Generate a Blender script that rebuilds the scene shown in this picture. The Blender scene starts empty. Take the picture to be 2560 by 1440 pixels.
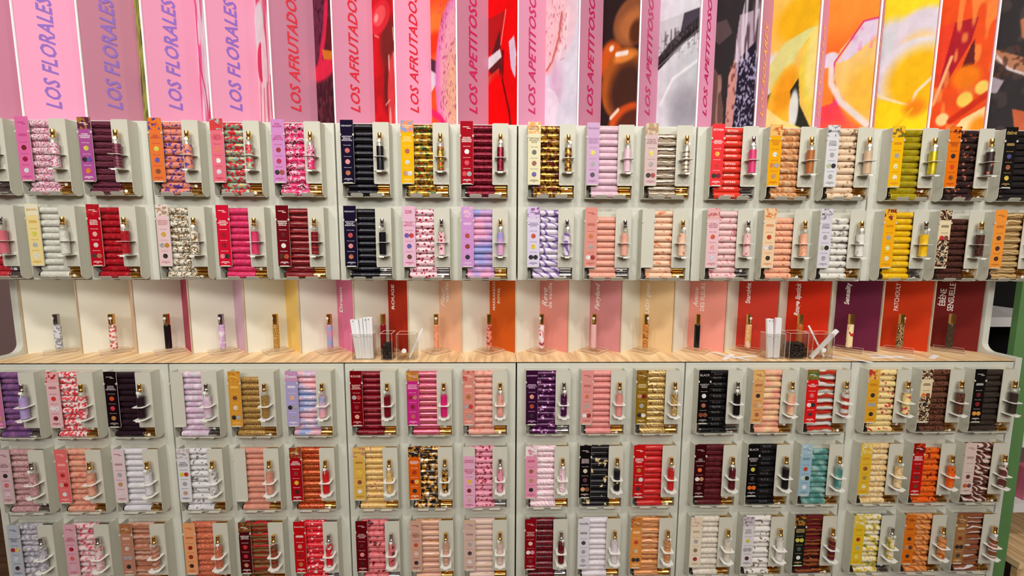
import bpy, bmesh, math, random
import numpy as np
from mathutils import Matrix, Vector
random.seed(7)
scene = bpy.context.scene
C = scene.collection

# ------------------------------------------------------------------ camera, world, lights, exposure
W, H, F = 2560, 1440, 1050.0
cam_d = bpy.data.cameras.new('camera'); cam = bpy.data.objects.new('camera', cam_d); C.objects.link(cam)
cam_d.sensor_width = 36.0; cam_d.lens = F / W * 36.0; cam_d.clip_start = 0.02
yaw, pitch, roll = 0.0236, -0.1084, 0.0042
fwd = Vector((math.sin(yaw)*math.cos(pitch), math.cos(yaw)*math.cos(pitch), math.sin(pitch)))
right = Vector((math.cos(yaw), -math.sin(yaw), 0)); up = right.cross(fwd)
r2 = right*math.cos(roll) + up*math.sin(roll); u2 = -right*math.sin(roll) + up*math.cos(roll)
cam.matrix_world = Matrix(((r2.x, u2.x, -fwd.x, -0.0455), (r2.y, u2.y, -fwd.y, -1.2927), (r2.z, u2.z, -fwd.z, 1.3748), (0, 0, 0, 1)))
scene.camera = cam

world = bpy.data.worlds.new('shop_ambient'); scene.world = world; world.use_nodes = True
world.node_tree.nodes['Background'].inputs[0].default_value = (1.0, 0.95, 0.88, 1)
world.node_tree.nodes['Background'].inputs[1].default_value = 0.25

def area(name, loc, target, size, power, col=(1.0, 0.94, 0.84), size_y=None):
    l = bpy.data.lights.new(name, 'AREA'); l.energy = power; l.color = col
    l.shape = 'RECTANGLE' if size_y else 'DISK'; l.size = size
    if size_y: l.size_y = size_y
    o = bpy.data.objects.new(name, l); C.objects.link(o); o.location = loc
    o.rotation_euler = (Vector(target) - Vector(loc)).to_track_quat('-Z', 'Y').to_euler()
    return o
for i, x in enumerate((-1.5, -0.5, 0.5, 1.5)):
    area('ceiling_spotlight', (x, -1.5, 2.85), (x*0.9, 0.0, 1.15), 0.14, 8.6, (1.0, 0.96, 0.89))
area('shop_ceiling_panel', (0.0, -3.7, 2.75), (0, 0.0, 1.15), 4.2, 78.0, (1.0, 0.965, 0.905), 0.7)

for x in (-1.08, 0.0, 1.08):   # unseen strip lamps added under the wall cabinets to light the tester niche
    area('added_niche_strip', (x, 0.03, 1.2465), (x, 0.13, 1.08), 1.06, 0.22, (1.0, 0.97, 0.92), 0.008)

scene.view_settings.view_transform = 'Standard'
scene.view_settings.look = 'None'
scene.view_settings.gamma = 1.0
scene.view_settings.use_curve_mapping = False
scene.view_settings.exposure = 0.33

# ------------------------------------------------------------------ helpers
def lin(c):
    out = []
    for v in c[:3]:
        v = v/255.0
        out.append(v/12.92 if v <= 0.04045 else ((v+0.055)/1.055)**2.4)
    return (out[0], out[1], out[2], 1.0)

def tag(o, label=None, cat=None, group=None, kind=None):
    if label: o['label'] = label
    if cat: o['category'] = cat
    if group: o['group'] = group
    if kind: o['kind'] = kind
    return o

MATS = {}
def mat(name, rgb, rough=0.5, metal=0.0, emit=0.0, coat=0.0, spec=0.5):
    if name in MATS: return MATS[name]
    m = bpy.data.materials.new(name); m.use_nodes = True
    b = m.node_tree.nodes['Principled BSDF']
    b.inputs['Base Color'].default_value = lin(rgb)
    b.inputs['Roughness'].default_value = rough; b.inputs['Metallic'].default_value = metal
    b.inputs['Coat Weight'].default_value = coat; b.inputs['Specular IOR Level'].default_value = spec
    if emit:
        b.inputs['Emission Color'].default_value = lin(rgb); b.inputs['Emission Strength'].default_value = emit
    MATS[name] = m
    return m

def clear_mat(name, tint=(255, 255, 255), gloss=0.12):
    if name in MATS: return MATS[name]
    m = bpy.data.materials.new(name); m.use_nodes = True
    nt = m.node_tree; nt.nodes.clear()
    out = nt.nodes.new('ShaderNodeOutputMaterial'); mix = nt.nodes.new('ShaderNodeMixShader')
    tr = nt.nodes.new('ShaderNodeBsdfTransparent'); gl = nt.nodes.new('ShaderNodeBsdfGlossy')
    lw = nt.nodes.new('ShaderNodeLayerWeight'); lw.inputs[0].default_value = 0.35
    mp = nt.nodes.new('ShaderNodeMapRange'); mp.inputs[3].default_value = gloss; mp.inputs[4].default_value = 0.28
    tr.inputs[0].default_value = lin(tint); gl.inputs['Roughness'].default_value = 0.06
    nt.links.new(lw.outputs['Facing'], mp.inputs[0]); nt.links.new(mp.outputs[0], mix.inputs[0])
    nt.links.new(tr.outputs[0], mix.inputs[1]); nt.links.new(gl.outputs[0], mix.inputs[2])
    nt.links.new(mix.outputs[0], out.inputs[0])
    MATS[name] = m
    return m

def printed(name, cols, pattern='solid', scale=70.0, metal=0.0, rough=0.3, stretch=(1, 1, 1)):
    """A printed film: up to three colours arranged by a procedural pattern."""
    cols = [tuple(v*0.95 for v in c) for c in cols]
    if name in MATS: return MATS[name]
    m = bpy.data.materials.new(name); m.use_nodes = True
    nt = m.node_tree; b = nt.nodes['Principled BSDF']; N = nt.nodes.new; Lk = nt.links.new
    b.inputs['Roughness'].default_value = rough; b.inputs['Metallic'].default_value = metal
    b.inputs['Coat Weight'].default_value = 0.25; b.inputs['Coat Roughness'].default_value = 0.1; b.inputs['Specular IOR Level'].default_value = 0.3
    if pattern == 'solid' or len(cols) == 1:
        b.inputs['Base Color'].default_value = lin(cols[0])
    else:
        g = N('ShaderNodeNewGeometry'); mp = N('ShaderNodeMapping')
        mp.inputs['Scale'].default_value = stretch
        Lk(g.outputs['Position'], mp.inputs['Vector'])
        cr = N('ShaderNodeValToRGB'); e = cr.color_ramp
        c3 = cols[2] if len(cols) > 2 else cols[0]
        smooth = False
        if pattern in ('blotch', 'lace', 'cloud'):
            t = N('ShaderNodeTexNoise'); t.inputs['Scale'].default_value = scale
            t.inputs['Detail'].default_value = 2.0 if pattern != 'lace' else 1.0
            src = t.outputs['Fac']
            stops = [(0.0, cols[0]), (0.50, cols[1]), (0.60, c3)] if len(cols) > 2 else [(0.0, cols[0]), (0.55, cols[1])]
            if pattern == 'blotch': t.inputs['Scale'].default_value = scale*1.7; t.inputs['Detail'].default_value = 3.0
            if pattern == 'lace': t.inputs['Scale'].default_value = scale*1.4
            if pattern == 'lace': stops = [(0.0, cols[0]), (0.52, cols[1])]
            if pattern == 'cloud': stops = [(0.38, cols[0]), (0.5, cols[1]), (0.62, c3)]; smooth = True
        elif pattern == 'spots':
            t = N('ShaderNodeTexVoronoi'); t.inputs['Scale'].default_value = scale*1.25
            src = t.outputs['Distance']; stops = [(0.0, c3 if len(cols) > 2 else cols[1]), (0.16, cols[1]), (0.36, cols[0])]
        elif pattern == 'cells':
            t = N('ShaderNodeTexVoronoi'); t.inputs['Scale'].default_value = scale*1.7; t.feature = 'DISTANCE_TO_EDGE'
            src = t.outputs['Distance']; stops = [(0.0, cols[0]), (0.13, cols[1]), (0.32, c3)]
        else:   # stripe (swirling) or band (along the tube; on shiny films it paints highlights)
            t = N('ShaderNodeTexWave'); t.inputs['Scale'].default_value = scale*1.35
            t.bands_direction = 'Z' if pattern == 'band' else 'DIAGONAL'
            t.inputs['Distortion'].default_value = 2.5 if pattern == 'band' else 9.0
            t.inputs['Detail'].default_value = 1.5; t.inputs['Detail Scale'].default_value = 2.0 if pattern == 'band' else 1.3
            src = t.outputs['Fac']; stops = [(0.0, cols[0]), (0.45, cols[1]), (0.75, c3)]
        Lk(mp.outputs[0], t.inputs['Vector'])
        e.interpolation = 'LINEAR' if smooth else 'CONSTANT'
        e.elements[0].position = stops[0][0]; e.elements[0].color = lin(stops[0][1])
        e.elements[1].position = stops[1][0]; e.elements[1].color = lin(stops[1][1])
        if len(stops) > 2:
            x = e.elements.new(stops[2][0]); x.color = lin(stops[2][1])
        Lk(src, cr.inputs['Fac']); Lk(cr.outputs['Color'], b.inputs['Base Color'])
    MATS[name] = m
    return m

def bm_box(bm, x0, x1, y0, y1, z0, z1):
    v = [bm.verts.new(p) for p in ((x0,y0,z0),(x1,y0,z0),(x1,y1,z0),(x0,y1,z0),(x0,y0,z1),(x1,y0,z1),(x1,y1,z1),(x0,y1,z1))]
    for f in ((0,3,2,1),(4,5,6,7),(0,1,5,4),(1,2,6,5),(2,3,7,6),(3,0,4,7)):
        bm.faces.new([v[i] for i in f])
def bm_prism(bm, pts, axis, a, b):
    """polygon pts (2-tuples) extruded along axis from a to b; axis x: pts=(y,z); y: pts=(x,z); z: pts=(x,y)"""
    def P(p, t):
        return (t, p[0], p[1]) if axis == 'x' else ((p[0], t, p[1]) if axis == 'y' else (p[0], p[1], t))
    A = [bm.verts.new(P(p, a)) for p in pts]; B = [bm.verts.new(P(p, b)) for p in pts]
    bm.faces.new(A[::-1]); bm.faces.new(B); n = len(pts)
    for i in range(n): bm.faces.new((A[i], A[(i+1) % n], B[(i+1) % n], B[i]))
def bm_lathe(bm, prof, axis='z', seg=18, origin=(0, 0, 0), cap0=True, cap1=True):
    rings = []
    for r, t in prof:
        ring = []
        for k in range(seg):
            a = 2*math.pi*k/seg; c, s = r*math.cos(a), r*math.sin(a)
            p = (c, s, t) if axis == 'z' else (t, c, s)
            ring.append(bm.verts.new((p[0]+origin[0], p[1]+origin[1], p[2]+origin[2])))
        rings.append(ring)
    for A, B in zip(rings, rings[1:]):
        for k in range(seg): bm.faces.new((A[k], A[(k+1) % seg], B[(k+1) % seg], B[k]))
    if cap0: bm.faces.new(rings[0][::-1])
    if cap1: bm.faces.new(rings[-1])
def mesh_of(name, build, smooth=False, bevel=0.0):
    bm = bmesh.new(); build(bm)
    bmesh.ops.recalc_face_normals(bm, faces=bm.faces[:])
    if bevel:
        bmesh.ops.bevel(bm, geom=bm.edges[:], offset=bevel, segments=2, affect='EDGES', profile=0.6)
    me = bpy.data.meshes.new(name); bm.to_mesh(me); bm.free()
    me.materials.append(None)
    if smooth:
        me.polygons.foreach_set('use_smooth', [True]*len(me.polygons))
        me.set_sharp_from_angle(angle=math.radians(38))
    return me
def inst(name, me, m=None, parent=None, loc=(0, 0, 0), rot=(0, 0, 0), scale=None):
    o = bpy.data.objects.new(name, me); C.objects.link(o)
    if parent is not None: o.parent = parent
    o.location = loc; o.rotation_euler = rot
    if scale: o.scale = scale
    if m is not None and len(o.material_slots):
        o.material_slots[0].link = 'OBJECT'; o.material_slots[0].material = m
    return o
def box_obj(name, x0, x1, y0, y1, z0, z1, m, parent=None, bevel=0.0):
    """mesh with its origin at the box's lower front left corner"""
    me = mesh_of(name, lambda bm: bm_box(bm, 0, x1-x0, 0, y1-y0, 0, z1-z0), bevel=bevel)
    return inst(name, me, m, parent, (x0, y0, z0))
def empty(name, loc=(0, 0, 0), rot=(0, 0, 0)):
    o = bpy.data.objects.new(name, None); C.objects.link(o); o.location = loc; o.rotation_euler = rot
    o.empty_display_size = 0.02
    return o

TEXTS = {}
def text_mesh(s, shear=0.0, bold=0.0, spacing=1.0, line=0.9):
    """flat lettering mesh, baseline box normalised: centred on 0,0, height of the block 1 line = about 0.7"""
    key = (s, shear, bold, spacing, line)
    if key in TEXTS: return TEXTS[key]
    cu = bpy.data.curves.new('lettering', 'FONT'); cu.body = s; cu.size = 1.0; cu.shear = shear; cu.offset = bold
    cu.align_x = 'CENTER'; cu.space_character = spacing; cu.space_line = line; cu.resolution_u = 2
    o = bpy.data.objects.new('lettering', cu); C.objects.link(o)
    dg = bpy.context.evaluated_depsgraph_get(); dg.update()
    me = bpy.data.meshes.new_from_object(o.evaluated_get(dg), depsgraph=dg)
    bpy.data.objects.remove(o); bpy.data.curves.remove(cu)
    co = np.empty(len(me.vertices)*3); me.vertices.foreach_get('co', co); co = co.reshape(-1, 3)
    mn, mx = co.min(0), co.max(0); co -= (mn+mx)/2; co[:, 2] = 0
    me.vertices.foreach_set('co', co.ravel()); me.update()
    me.materials.clear(); me.materials.append(None)
    TEXTS[key] = (me, mx[0]-mn[0], mx[1]-mn[1])
    return TEXTS[key]
def put_text(name, s, m, parent, origin, ux, uy, width=None, height=None, **kw):
    """lettering centred on origin; ux = reading direction, uy = up of the letters"""
    me, w, h = text_mesh(s, **kw)
    k = 1e9
    if width: k = min(k, width/w)
    if height: k = min(k, height/h)
    ux = Vector(ux).normalized(); uy = Vector(uy).normalized(); n = ux.cross(uy)
    o = inst(name, me, m, parent)
    o.matrix_local = Matrix(((ux.x*k, uy.x*k, n.x, origin[0]), (ux.y*k, uy.y*k, n.y, origin[1]), (ux.z*k, uy.z*k, n.z, origin[2]), (0, 0, 0, 1)))
    return o

# ------------------------------------------------------------------ base materials
M_METAL = mat('off_white_powder_coat', (204, 203, 189), 0.5, spec=0.3)
M_SHELF = mat('lit_shelf_coat', (236, 235, 228), 0.5, spec=0.3)  # dispenser coat made whiter: light on the shelf tops put into the colour
M_PANEL = mat('off_white_laminate', (209, 210, 199), 0.5, spec=0.3)
M_BEIGE = mat('beige_laminate', (228, 226, 211), 0.6, spec=0.2)
M_DARK = mat('shadow_gap_black', (22, 20, 18), 0.8)
M_GOLD = mat('polished_gold', (236, 190, 108), 0.22, 1.0)
M_SILVER = mat('polished_silver', (205, 203, 205), 0.15, 1.0)
M_WHITE = mat('white_print', (245, 245, 242), 0.5)
M_PAPER = mat('white_paper', (238, 238, 242), 0.7)
M_GLASS = clear_mat('clear_glass', (250, 250, 248), 0.10)
M_ACRYL = clear_mat('clear_acrylic', (252, 251, 249), 0.03)
M_ACRYL_EDGE = clear_mat('acrylic_edge', (252, 250, 247), 0.07)

# ------------------------------------------------------------------ the room
def struct(name, x0, x1, y0, y1, z0, z1, m):
    return tag(box_obj(name, x0, x1, y0, y1, z0, z1, m), kind='structure')
def wood_mat(name, a, b, scale=(30, 3, 30), rough=0.45):
    m = bpy.data.materials.new(name); m.use_nodes = True; nt = m.node_tree; N = nt.nodes.new
    bs = nt.nodes['Principled BSDF']; bs.inputs['Roughness'].default_value = rough
    g = N('ShaderNodeNewGeometry'); mp = N('ShaderNodeMapping'); mp.inputs['Scale'].default_value = scale
    t = N('ShaderNodeTexNoise'); t.inputs['Scale'].default_value = 1.6; t.inputs['Detail'].default_value = 6; t.inputs['Distortion'].default_value = 0.5
    cr = N('ShaderNodeValToRGB'); cr.color_ramp.elements[0].position = 0.32; cr.color_ramp.elements[1].position = 0.62
    cr.color_ramp.elements[0].color = lin(a); cr.color_ramp.elements[1].color = lin(b)
    nt.links.new(g.outputs['Position'], mp.inputs[0]); nt.links.new(mp.outputs[0], t.inputs['Vector'])
    nt.links.new(t.outputs['Fac'], cr.inputs[0]); nt.links.new(cr.outputs[0], bs.inputs['Base Color'])
    return m
M_OAK = wood_mat('pale_oak', (206, 160, 108), (248, 218, 170))
M_FLOOR = wood_mat('brown_wood_floor', (74, 50, 36), (112, 80, 56), (3, 24, 3))
struct('floor', -4.2, 4.2, -4.6, 0.9, -0.05, 0.0, M_FLOOR)
struct('ceiling', -4.2, 4.2, -4.6, 0.9, 3.0, 3.05, mat('white_ceiling', (225, 222, 215), 0.8))
struct('wall_back', -4.2, 4.2, 0.85, 0.9, 0.0, 3.0, mat('mauve_wall', (138, 112, 112), 0.7))
struct('wall_front', -4.2, 4.2, -4.65, -4.6, 0.0, 3.0, mat('warm_grey_wall', (150, 138, 128), 0.7))
struct('wall_left', -4.25, -4.2, -4.6, 0.9, 0.0, 3.0, mat('warm_grey_wall', (150, 138, 128), 0.7))
struct('wall_right', 4.2, 4.25, -4.6, 0.9, 0.0, 3.0, mat('warm_grey_wall', (150, 138, 128), 0.7))

# ------------------------------------------------------------------ cabinets, worktop, end panels
MOD = 0.54; U = 0.18
Z_TOP, Z_UB, Z_CT = 1.722, 1.257, 1.0
cab_names = ['floral pink, plum and orange', 'flowered, hot pink and black', 'black, yellow and crimson', 'cream, lilac and champagne', 'scarlet, amber and ivory', 'golden, brown and ebony']
UPC = ['pink lace, plum and pale yellow', 'flowered orange, coral and maroon', 'midnight blue, yellow and crimson', 'cream, lilac and champagne', 'scarlet, amber and ivory', 'bright yellow, orange and leopard']
LOC_ = ['violet, red floral and aubergine', 'lilac, ochre and cloud patterned', 'ruby, magenta and salmon', 'dark purple, pink and gold swirl', 'jet black, peach and teal', 'amber, leopard and charcoal']
for i, k in enumerate(range(-3, 3)):
    g = 0.0022
    o = box_obj('wall_cabinet', k*MOD+g, (k+1)*MOD-g, 0.0, 0.215, Z_UB + (0.0015 if i % 2 else 0.0), Z_TOP, M_PANEL, bevel=0.0012)
    tag(o, 'off-white wall cabinet carrying the %s dispensers' % UPC[i], 'cabinet', 'upper wall cabinets')
    o = box_obj('base_cabinet', k*MOD+g, (k+1)*MOD-g, 0.0, 0.24, 0.09, 0.9945, M_PANEL, bevel=0.0012)
    tag(o, 'off-white base cabinet under the worktop carrying the %s dispensers' % LOC_[i], 'cabinet', 'base cabinets under the worktop')
o = box_obj('cabinet_plinth', -1.62, 1.62, 0.03, 0.22, 0.0, 0.09, M_DARK); tag(o, 'recessed black plinth under the base cabinets', 'plinth')
o = box_obj('shadow_gap_strip', -1.62, 1.62, 0.004, 0.2, 0.9945, 0.9985, M_DARK); tag(o, 'thin black shadow gap strip below the oak worktop', 'strip')
wt = empty('worktop', (0, 0, 0.9985)); tag(wt, 'pale oak worktop running the length of the tester niche', 'worktop')
for a, b in ((-1.62, -0.0006), (0.0006, 1.62)):
    box_obj('board', a, b, 0.0, 0.24, 0.0, 0.0015, M_OAK, wt)

def end_panel(x0, x1, label):
    r = 0.03; z0, z1 = 1.0085, Z_UB-0.0
    pts = [(0.245, 0.0), (0.245, 1.72), (0.0, 1.72), (0.0, z1-0.002)]
    pts += [(0.0, z1), (0.10, z1)]
    for t in range(7):
        a = t/6*math.pi/2
        pts.append((0.10 - r*(1-math.cos(a)), z0 + r - r*math.sin(a)))
    pts += [(0.0, z0), (0.0, 0.0)]
    me = mesh_of('end_panel', lambda bm: bm_prism(bm, pts, 'x', 0, x1-x0))
    return tag(inst('end_panel', me, M_PANEL, None, (x0, 0, 0)), label, 'panel')
end_panel(1.6225, 1.644, 'off-white end panel with rounded cutout beside the green partition')
end_panel(-1.644, -1.6225, 'off-white end panel with rounded cutout beside the mauve wall')

# ------------------------------------------------------------------ photo panels painted into colour attributes
def vnoise(u, v, s, seed=0):
    rng = np.random.RandomState(seed); g = rng.rand(64, 64)
    x, y = u*s, v*s; xi, yi = np.floor(x).astype(int), np.floor(y).astype(int)
    fx, fy = x-xi, y-yi; fx = fx*fx*(3-2*fx); fy = fy*fy*(3-2*fy)
    a = g[xi % 64, yi % 64]; b = g[(xi+1) % 64, yi % 64]; c = g[xi % 64, (yi+1) % 64]; d = g[(xi+1) % 64, (yi+1) % 64]
    return (a*(1-fx)+b*fx)*(1-fy)+(c*(1-fx)+d*fx)*fy
class Paint:
    """u 0..1 across the print (fold valley to outer edge), y 0..300 downwards from the frame's top line to the foot of the print"""
    def __init__(s, base, nx=88, ny=230, hi=0.55):
        s.nx, s.ny = nx, ny
        uu, zz = np.meshgrid(np.linspace(0, 1, nx), np.linspace(0, hi, ny))
        s.u = uu; s.y = 300 - zz/0.345*300
        s.a = s.y/140.0
        s.c = np.ones((ny, nx, 3))*np.array(base, float)
    def mix(s, m, col):
        m = np.clip(m, 0, 1)[..., None]; s.c = s.c*(1-m) + np.array(col, float)*m; return s
    def ell(s, cx, cy, rx, ry, col, soft=0.12, rot=0.0):
        dx, dy = (s.u-cx), (s.y-cy)/140.0; ca, sa = math.cos(rot), math.sin(rot)
        q = np.sqrt(((dx*ca+dy*sa)/rx)**2 + ((-dx*sa+dy*ca)/(ry/140.0))**2)
        return s.mix((1-q)/soft+0.5, col)
    def line(s, pts, w, col, soft=0.5):
        d = np.full(s.u.shape, 9.0)
        for (x0, y0), (x1, y1) in zip(pts, pts[1:]):
            ax, ay, bx, by = x0, y0/140, x1, y1/140
            L = (bx-ax)**2+(by-ay)**2+1e-9
            t = np.clip(((s.u-ax)*(bx-ax)+(s.a-ay)*(by-ay))/L, 0, 1)
            d = np.minimum(d, np.hypot(s.u-ax-t*(bx-ax), s.a-ay-t*(by-ay)))
        return s.mix((w-d)/(w*soft)+0.0, col)
    def poly(s, pts, col):
        ins = np.zeros(s.u.shape, bool); n = len(pts)
        for i in range(n):
            (x0, y0), (x1, y1) = pts[i], pts[(i+1) % n]
            c = ((y0 > s.y) != (y1 > s.y)) & (s.u < (x1-x0)*(s.y-y0)/((y1-y0) or 1e-9)+x0); ins ^= c
        return s.mix(ins.astype(float), col)
    def grad(s, y0, y1, col):
        return s.mix((s.y-y0)/(y1-y0), col)
    def noise(s, su, sy, col, thr=0.5, amt=1.0, seed=1, soft=0.15, where=None):
        n = vnoise(s.u*su, s.a*sy, 1.0, seed)
        m = np.clip((n-thr)/soft, 0, 1)*amt
        if where is not None: m = m*where
        return s.mix(m, col)

def paint(k):
    if k == -9: return Paint((240, 180, 205))
    if k == -8: return Paint((235, 190, 205)).noise(6, 3, (255, 230, 240), 0.5)
    if k == -7: return Paint((172, 178, 70)).noise(8, 3, (70, 78, 26), .5, .9, 3, .25).noise(14, 5, (215, 220, 130), .6, .8, 5)
    if k == -6:
        p = Paint((244, 214, 232)).noise(5, 1.4, (240, 84, 150), .52, .9, 4, .2).noise(9, 2.2, (255, 246, 250), .6, .9, 8)
        return p.line([(.1, 120), (.55, 210), (.75, 300)], .05, (224, 60, 110)).line([(.9, 260), (.7, 300)], .12, (235, 60, 90))
    if k == -5:
        p = Paint((246, 200, 214)).noise(4, 1.6, (226, 70, 110), .55, .95, 9, .2)
        p.ell(.3, 40, .35, 60, (232, 226, 232)).ell(.3, 130, .25, 50, (226, 60, 100)).ell(.55, 150, .2, 110, (250, 214, 226)).ell(.75, 240, .25, 50, (240, 150, 175))
        for q in range(7): p.line([(.2+.12*q, 180+10*(q % 3)), (.05+.15*q, 300)], .025, (255, 240, 245) if q % 2 else (205, 40, 80))
        return p
    if k == -4:
        p = Paint((84, 32, 44)).noise(12, 9, (112, 52, 62), .5, .8, 2).ell(.2, 40, .5, 90, (112, 44, 72)).noise(16, 12, (52, 22, 38), .6, .7, 6)
        p.line([(.75, 0), (.62, 60), (.35, 110), (.2, 150)], .16, (238, 40, 84), .6).ell(.9, 80, .22, 40, (110, 30, 36)).ell(.5, 150, .75, 26, (246, 44, 80), .4)
        return p.poly([(.42, 98), (.98, 120), (.95, 140), (.5, 125)], (236, 130, 40))
    if k == -3:
        p = Paint((222, 24, 34)).noise(4, 3, (186, 24, 32), .5, .7, 3)
        p.ell(.75, 90, .4, 60, (132, 40, 36), .5).ell(.35, 14, .5, 40, (236, 44, 58)).ell(.35, 10, .3, 24, (250, 90, 96)).ell(.2, 10, .1, 10, (255, 170, 170))
        p.ell(.62, 200, .14, 60, (120, 34, 32), .6).ell(.95, 230, .3, 110, (240, 70, 76)).noise(8, 2, (255, 190, 180), .68, .8, 7, .1, (p.u > .7)*(p.y > 120))
        return p.line([(.1, 50), (.3, 62)], .02, (255, 150, 140)).line([(.55, 240), (.75, 232)], .02, (255, 190, 170)).line([(.95, 60), (.98, 90)], .02, (255, 190, 170))
    if k == -2:
        p = Paint((250, 88, 36)).ell(.1, 40, .6, 60, (255, 128, 52), .6).ell(.1, 70, .35, 30, (240, 60, 20), .6)
        p.poly([(0, 104), (.3, 122), (.22, 150), (0, 135)], (84, 44, 60)).poly([(0, 135), (.2, 150), (.2, 175), (0, 192)], (226, 222, 236))
        p.ell(.95, 170, .78, 190, (236, 130, 205), .1).ell(1.05, 170, .72, 175, (246, 172, 190), .3).ell(1.1, 210, .5, 120, (250, 190, 160), .5)
        p.noise(30, 18, (190, 60, 120), .72, .7, 3, .1, (p.u > .35)).line([(0, 245), (.35, 268), (.65, 305)], .09, (240, 40, 110))
        return p
    if k == -1:
        p = Paint((246, 6, 10)).poly([(0, 0), (.62, 0), (.45, 60), (.1, 92), (0, 96)], (188, 26, 30)).poly([(.42, 40), (.5, 180), (.3, 175), (0, 130), (0, 118)], (98, 30, 34))
        p.poly([(0, 100), (.42, 90), (.48, 112), (0, 132)], (232, 226, 236)).poly([(0, 150), (.38, 138), (.4, 160), (0, 172)], (214, 74, 62))
        p.poly([(.72, 82), (.9, 72), (.98, 120), (.95, 180), (.8, 150)], (228, 204, 232)).line([(.62, 0), (.45, 80)], .025, (255, 140, 120)).line([(.52, 100), (.5, 210), (.62, 300)], .05, (120, 14, 20))
        return p.ell(.3, 240, .4, 90, (254, 4, 6), .3).line([(.5, 170), (.75, 260), (.8, 300)], .03, (90, 20, 24))
    if k == 0:
        p = Paint((226, 220, 240)).ell(.2, 20, .75, 125, (238, 208, 222), .1).ell(.1, 20, .62, 112, (240, 200, 210), .1)
        p.line([(.62, 0), (.55, 60), (.34, 112), (.1, 136)], .10, (244, 190, 200)).line([(.36, 0), (.3, 60), (.14, 105)], .10, (244, 196, 206)).line([(.5, 0), (.42, 60), (.22, 115), (.05, 132)], .035, (206, 110, 90)).line([(.68, 0), (.6, 60), (.4, 110)], .1, (248, 220, 228)).noise(30, 18, (200, 110, 130), .74, .8, 3, .08, (p.y < 120)*(p.u < .65))
        p.ell(.9, 170, .6, 70, (232, 230, 246), .6).ell(.35, 180, .2, 60, (222, 190, 220), .8).ell(.05, 260, .45, 80, (236, 226, 242), .06).ell(.85, 280, .5, 72, (224, 222, 240), .06)
        return p
    if k == 1:
        p = Paint((44, 30, 30)).ell(.25, 110, .35, 50, (206, 90, 26), .3).ell(.85, 30, .55, 62, (142, 84, 52), .15).ell(.85, 40, .4, 40, (184, 110, 62), .5).ell(.95, 60, .2, 30, (90, 46, 26), .5)
        p.ell(.62, 180, .62, 92, (178, 92, 36), .1).ell(.72, 200, .48, 74, (74, 42, 32), .5).ell(.65, 112, .3, 14, (234, 140, 60), .6).line([(.42, 100), (.7, 104)], .06, (252, 236, 226)).ell(.27, 80, .07, 8, (250, 226, 214), .4)
        p.ell(.85, 282, .6, 48, (216, 84, 30), .2).ell(.95, 292, .5, 40, (92, 44, 34), .3).line([(.3, 262), (.5, 245)], .05, (252, 220, 200)).ell(.05, 296, .25, 16, (240, 90, 26))
        return p
    if k == 2:
        p = Paint((224, 227, 236)).poly([(0, 0), (.62, 0), (.55, 50), (0, 86)], (206, 208, 216)).poly([(.62, 0), (1, 0), (1, 40), (.55, 45)], (74, 66, 80))
        p.poly([(0, 92), (.3, 62), (.6, 40), (1, 22), (1, 58), (.6, 80), (.3, 104), (0, 128)], (52, 46, 52)).noise(30, 26, (110, 100, 108), .66, .8, 4, .1, ((p.y > 40)*(p.y < 110)))
        p.poly([(0, 112), (.3, 84), (.6, 62), (1, 40), (1, 54), (.6, 78), (.3, 100), (0, 126)], (36, 30, 34)).noise(40, 3, (92, 80, 84), .6, .7, 14, .2, (p.y > 30)*(p.y < 90)*(p.u > .05))
        p.line([(0, 118), (.5, 84), (1, 52)], .012, (150, 140, 140)).ell(.75, 200, .62, 110, (206, 210, 218), .5).ell(.75, 250, .4, 60, (166, 164, 176), .8).line([(.1, 220), (.4, 160), (1, 130)], .05, (244, 246, 250), .9)
        return p
    if k == 3:
        p = Paint((48, 44, 46)).poly([(0, 0), (.25, 0), (.4, 40), (.1, 60), (0, 50)], (86, 72, 72))
        p.poly([(.55, 0), (1, 0), (1, 300), (.35, 300), (.42, 180), (.48, 100)], (176, 160, 176)).noise(18, 2, (88, 66, 76), .55, .9, 4, .15, (p.u > .42)*(p.y < 140)*(p.u > .56-.0016*p.y))
        p.poly([(.36, 150), (.5, 110), (.56, 150), (.55, 300), (.35, 300)], (206, 150, 140)).noise(20, 12, (120, 70, 66), .6, .8, 5, .1, (p.u > .35)*(p.u < .56)*(p.y > 110))
        p.poly([(.6, 110), (.95, 78), (1.01, 300), (.52, 300)], (34, 28, 46)).noise(36, 26, (186, 178, 214), .58, .9, 8, .12, (p.u > .55)*(p.y > 100))
        p.noise(24, 1.2, (228, 218, 232), .6, .8, 21, .12, (p.u > .6-.0016*p.y)*(p.y < 120)*(p.u > .5))
        p.poly([(0, 118), (.12, 140), (.28, 230), (.3, 300), (-.1, 300)], (104, 78, 72)).noise(16, 4, (176, 136, 124), .62, .8, 9, .1, (p.u < .28)*(p.y > 140))
        return p
    if k == 4:
        p = Paint((246, 200, 92)).ell(.7, 10, .6, 60, (240, 182, 22), .4).ell(.05, 150, .4, 70, (222, 226, 226), .3)
        p.poly([(0, 110), (.3, 60), (.8, 40), (1, 40), (.62, 90), (.4, 160), (.2, 200), (0, 170)], (222, 220, 140)).poly([(0, 190), (.1, 180), (.3, 240), (0, 226)], (60, 50, 34))
        p.ell(.35, 210, .34, 90, (246, 190, 54), .2, .3).ell(.38, 190, .2, 60, (240, 160, 30), .6, .3).poly([(.5, 190), (.66, 160), (.72, 230), (1, 300), (.6, 300)], (46, 44, 36)).ell(.6, 240, .1, 50, (226, 230, 226), .3)
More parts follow.
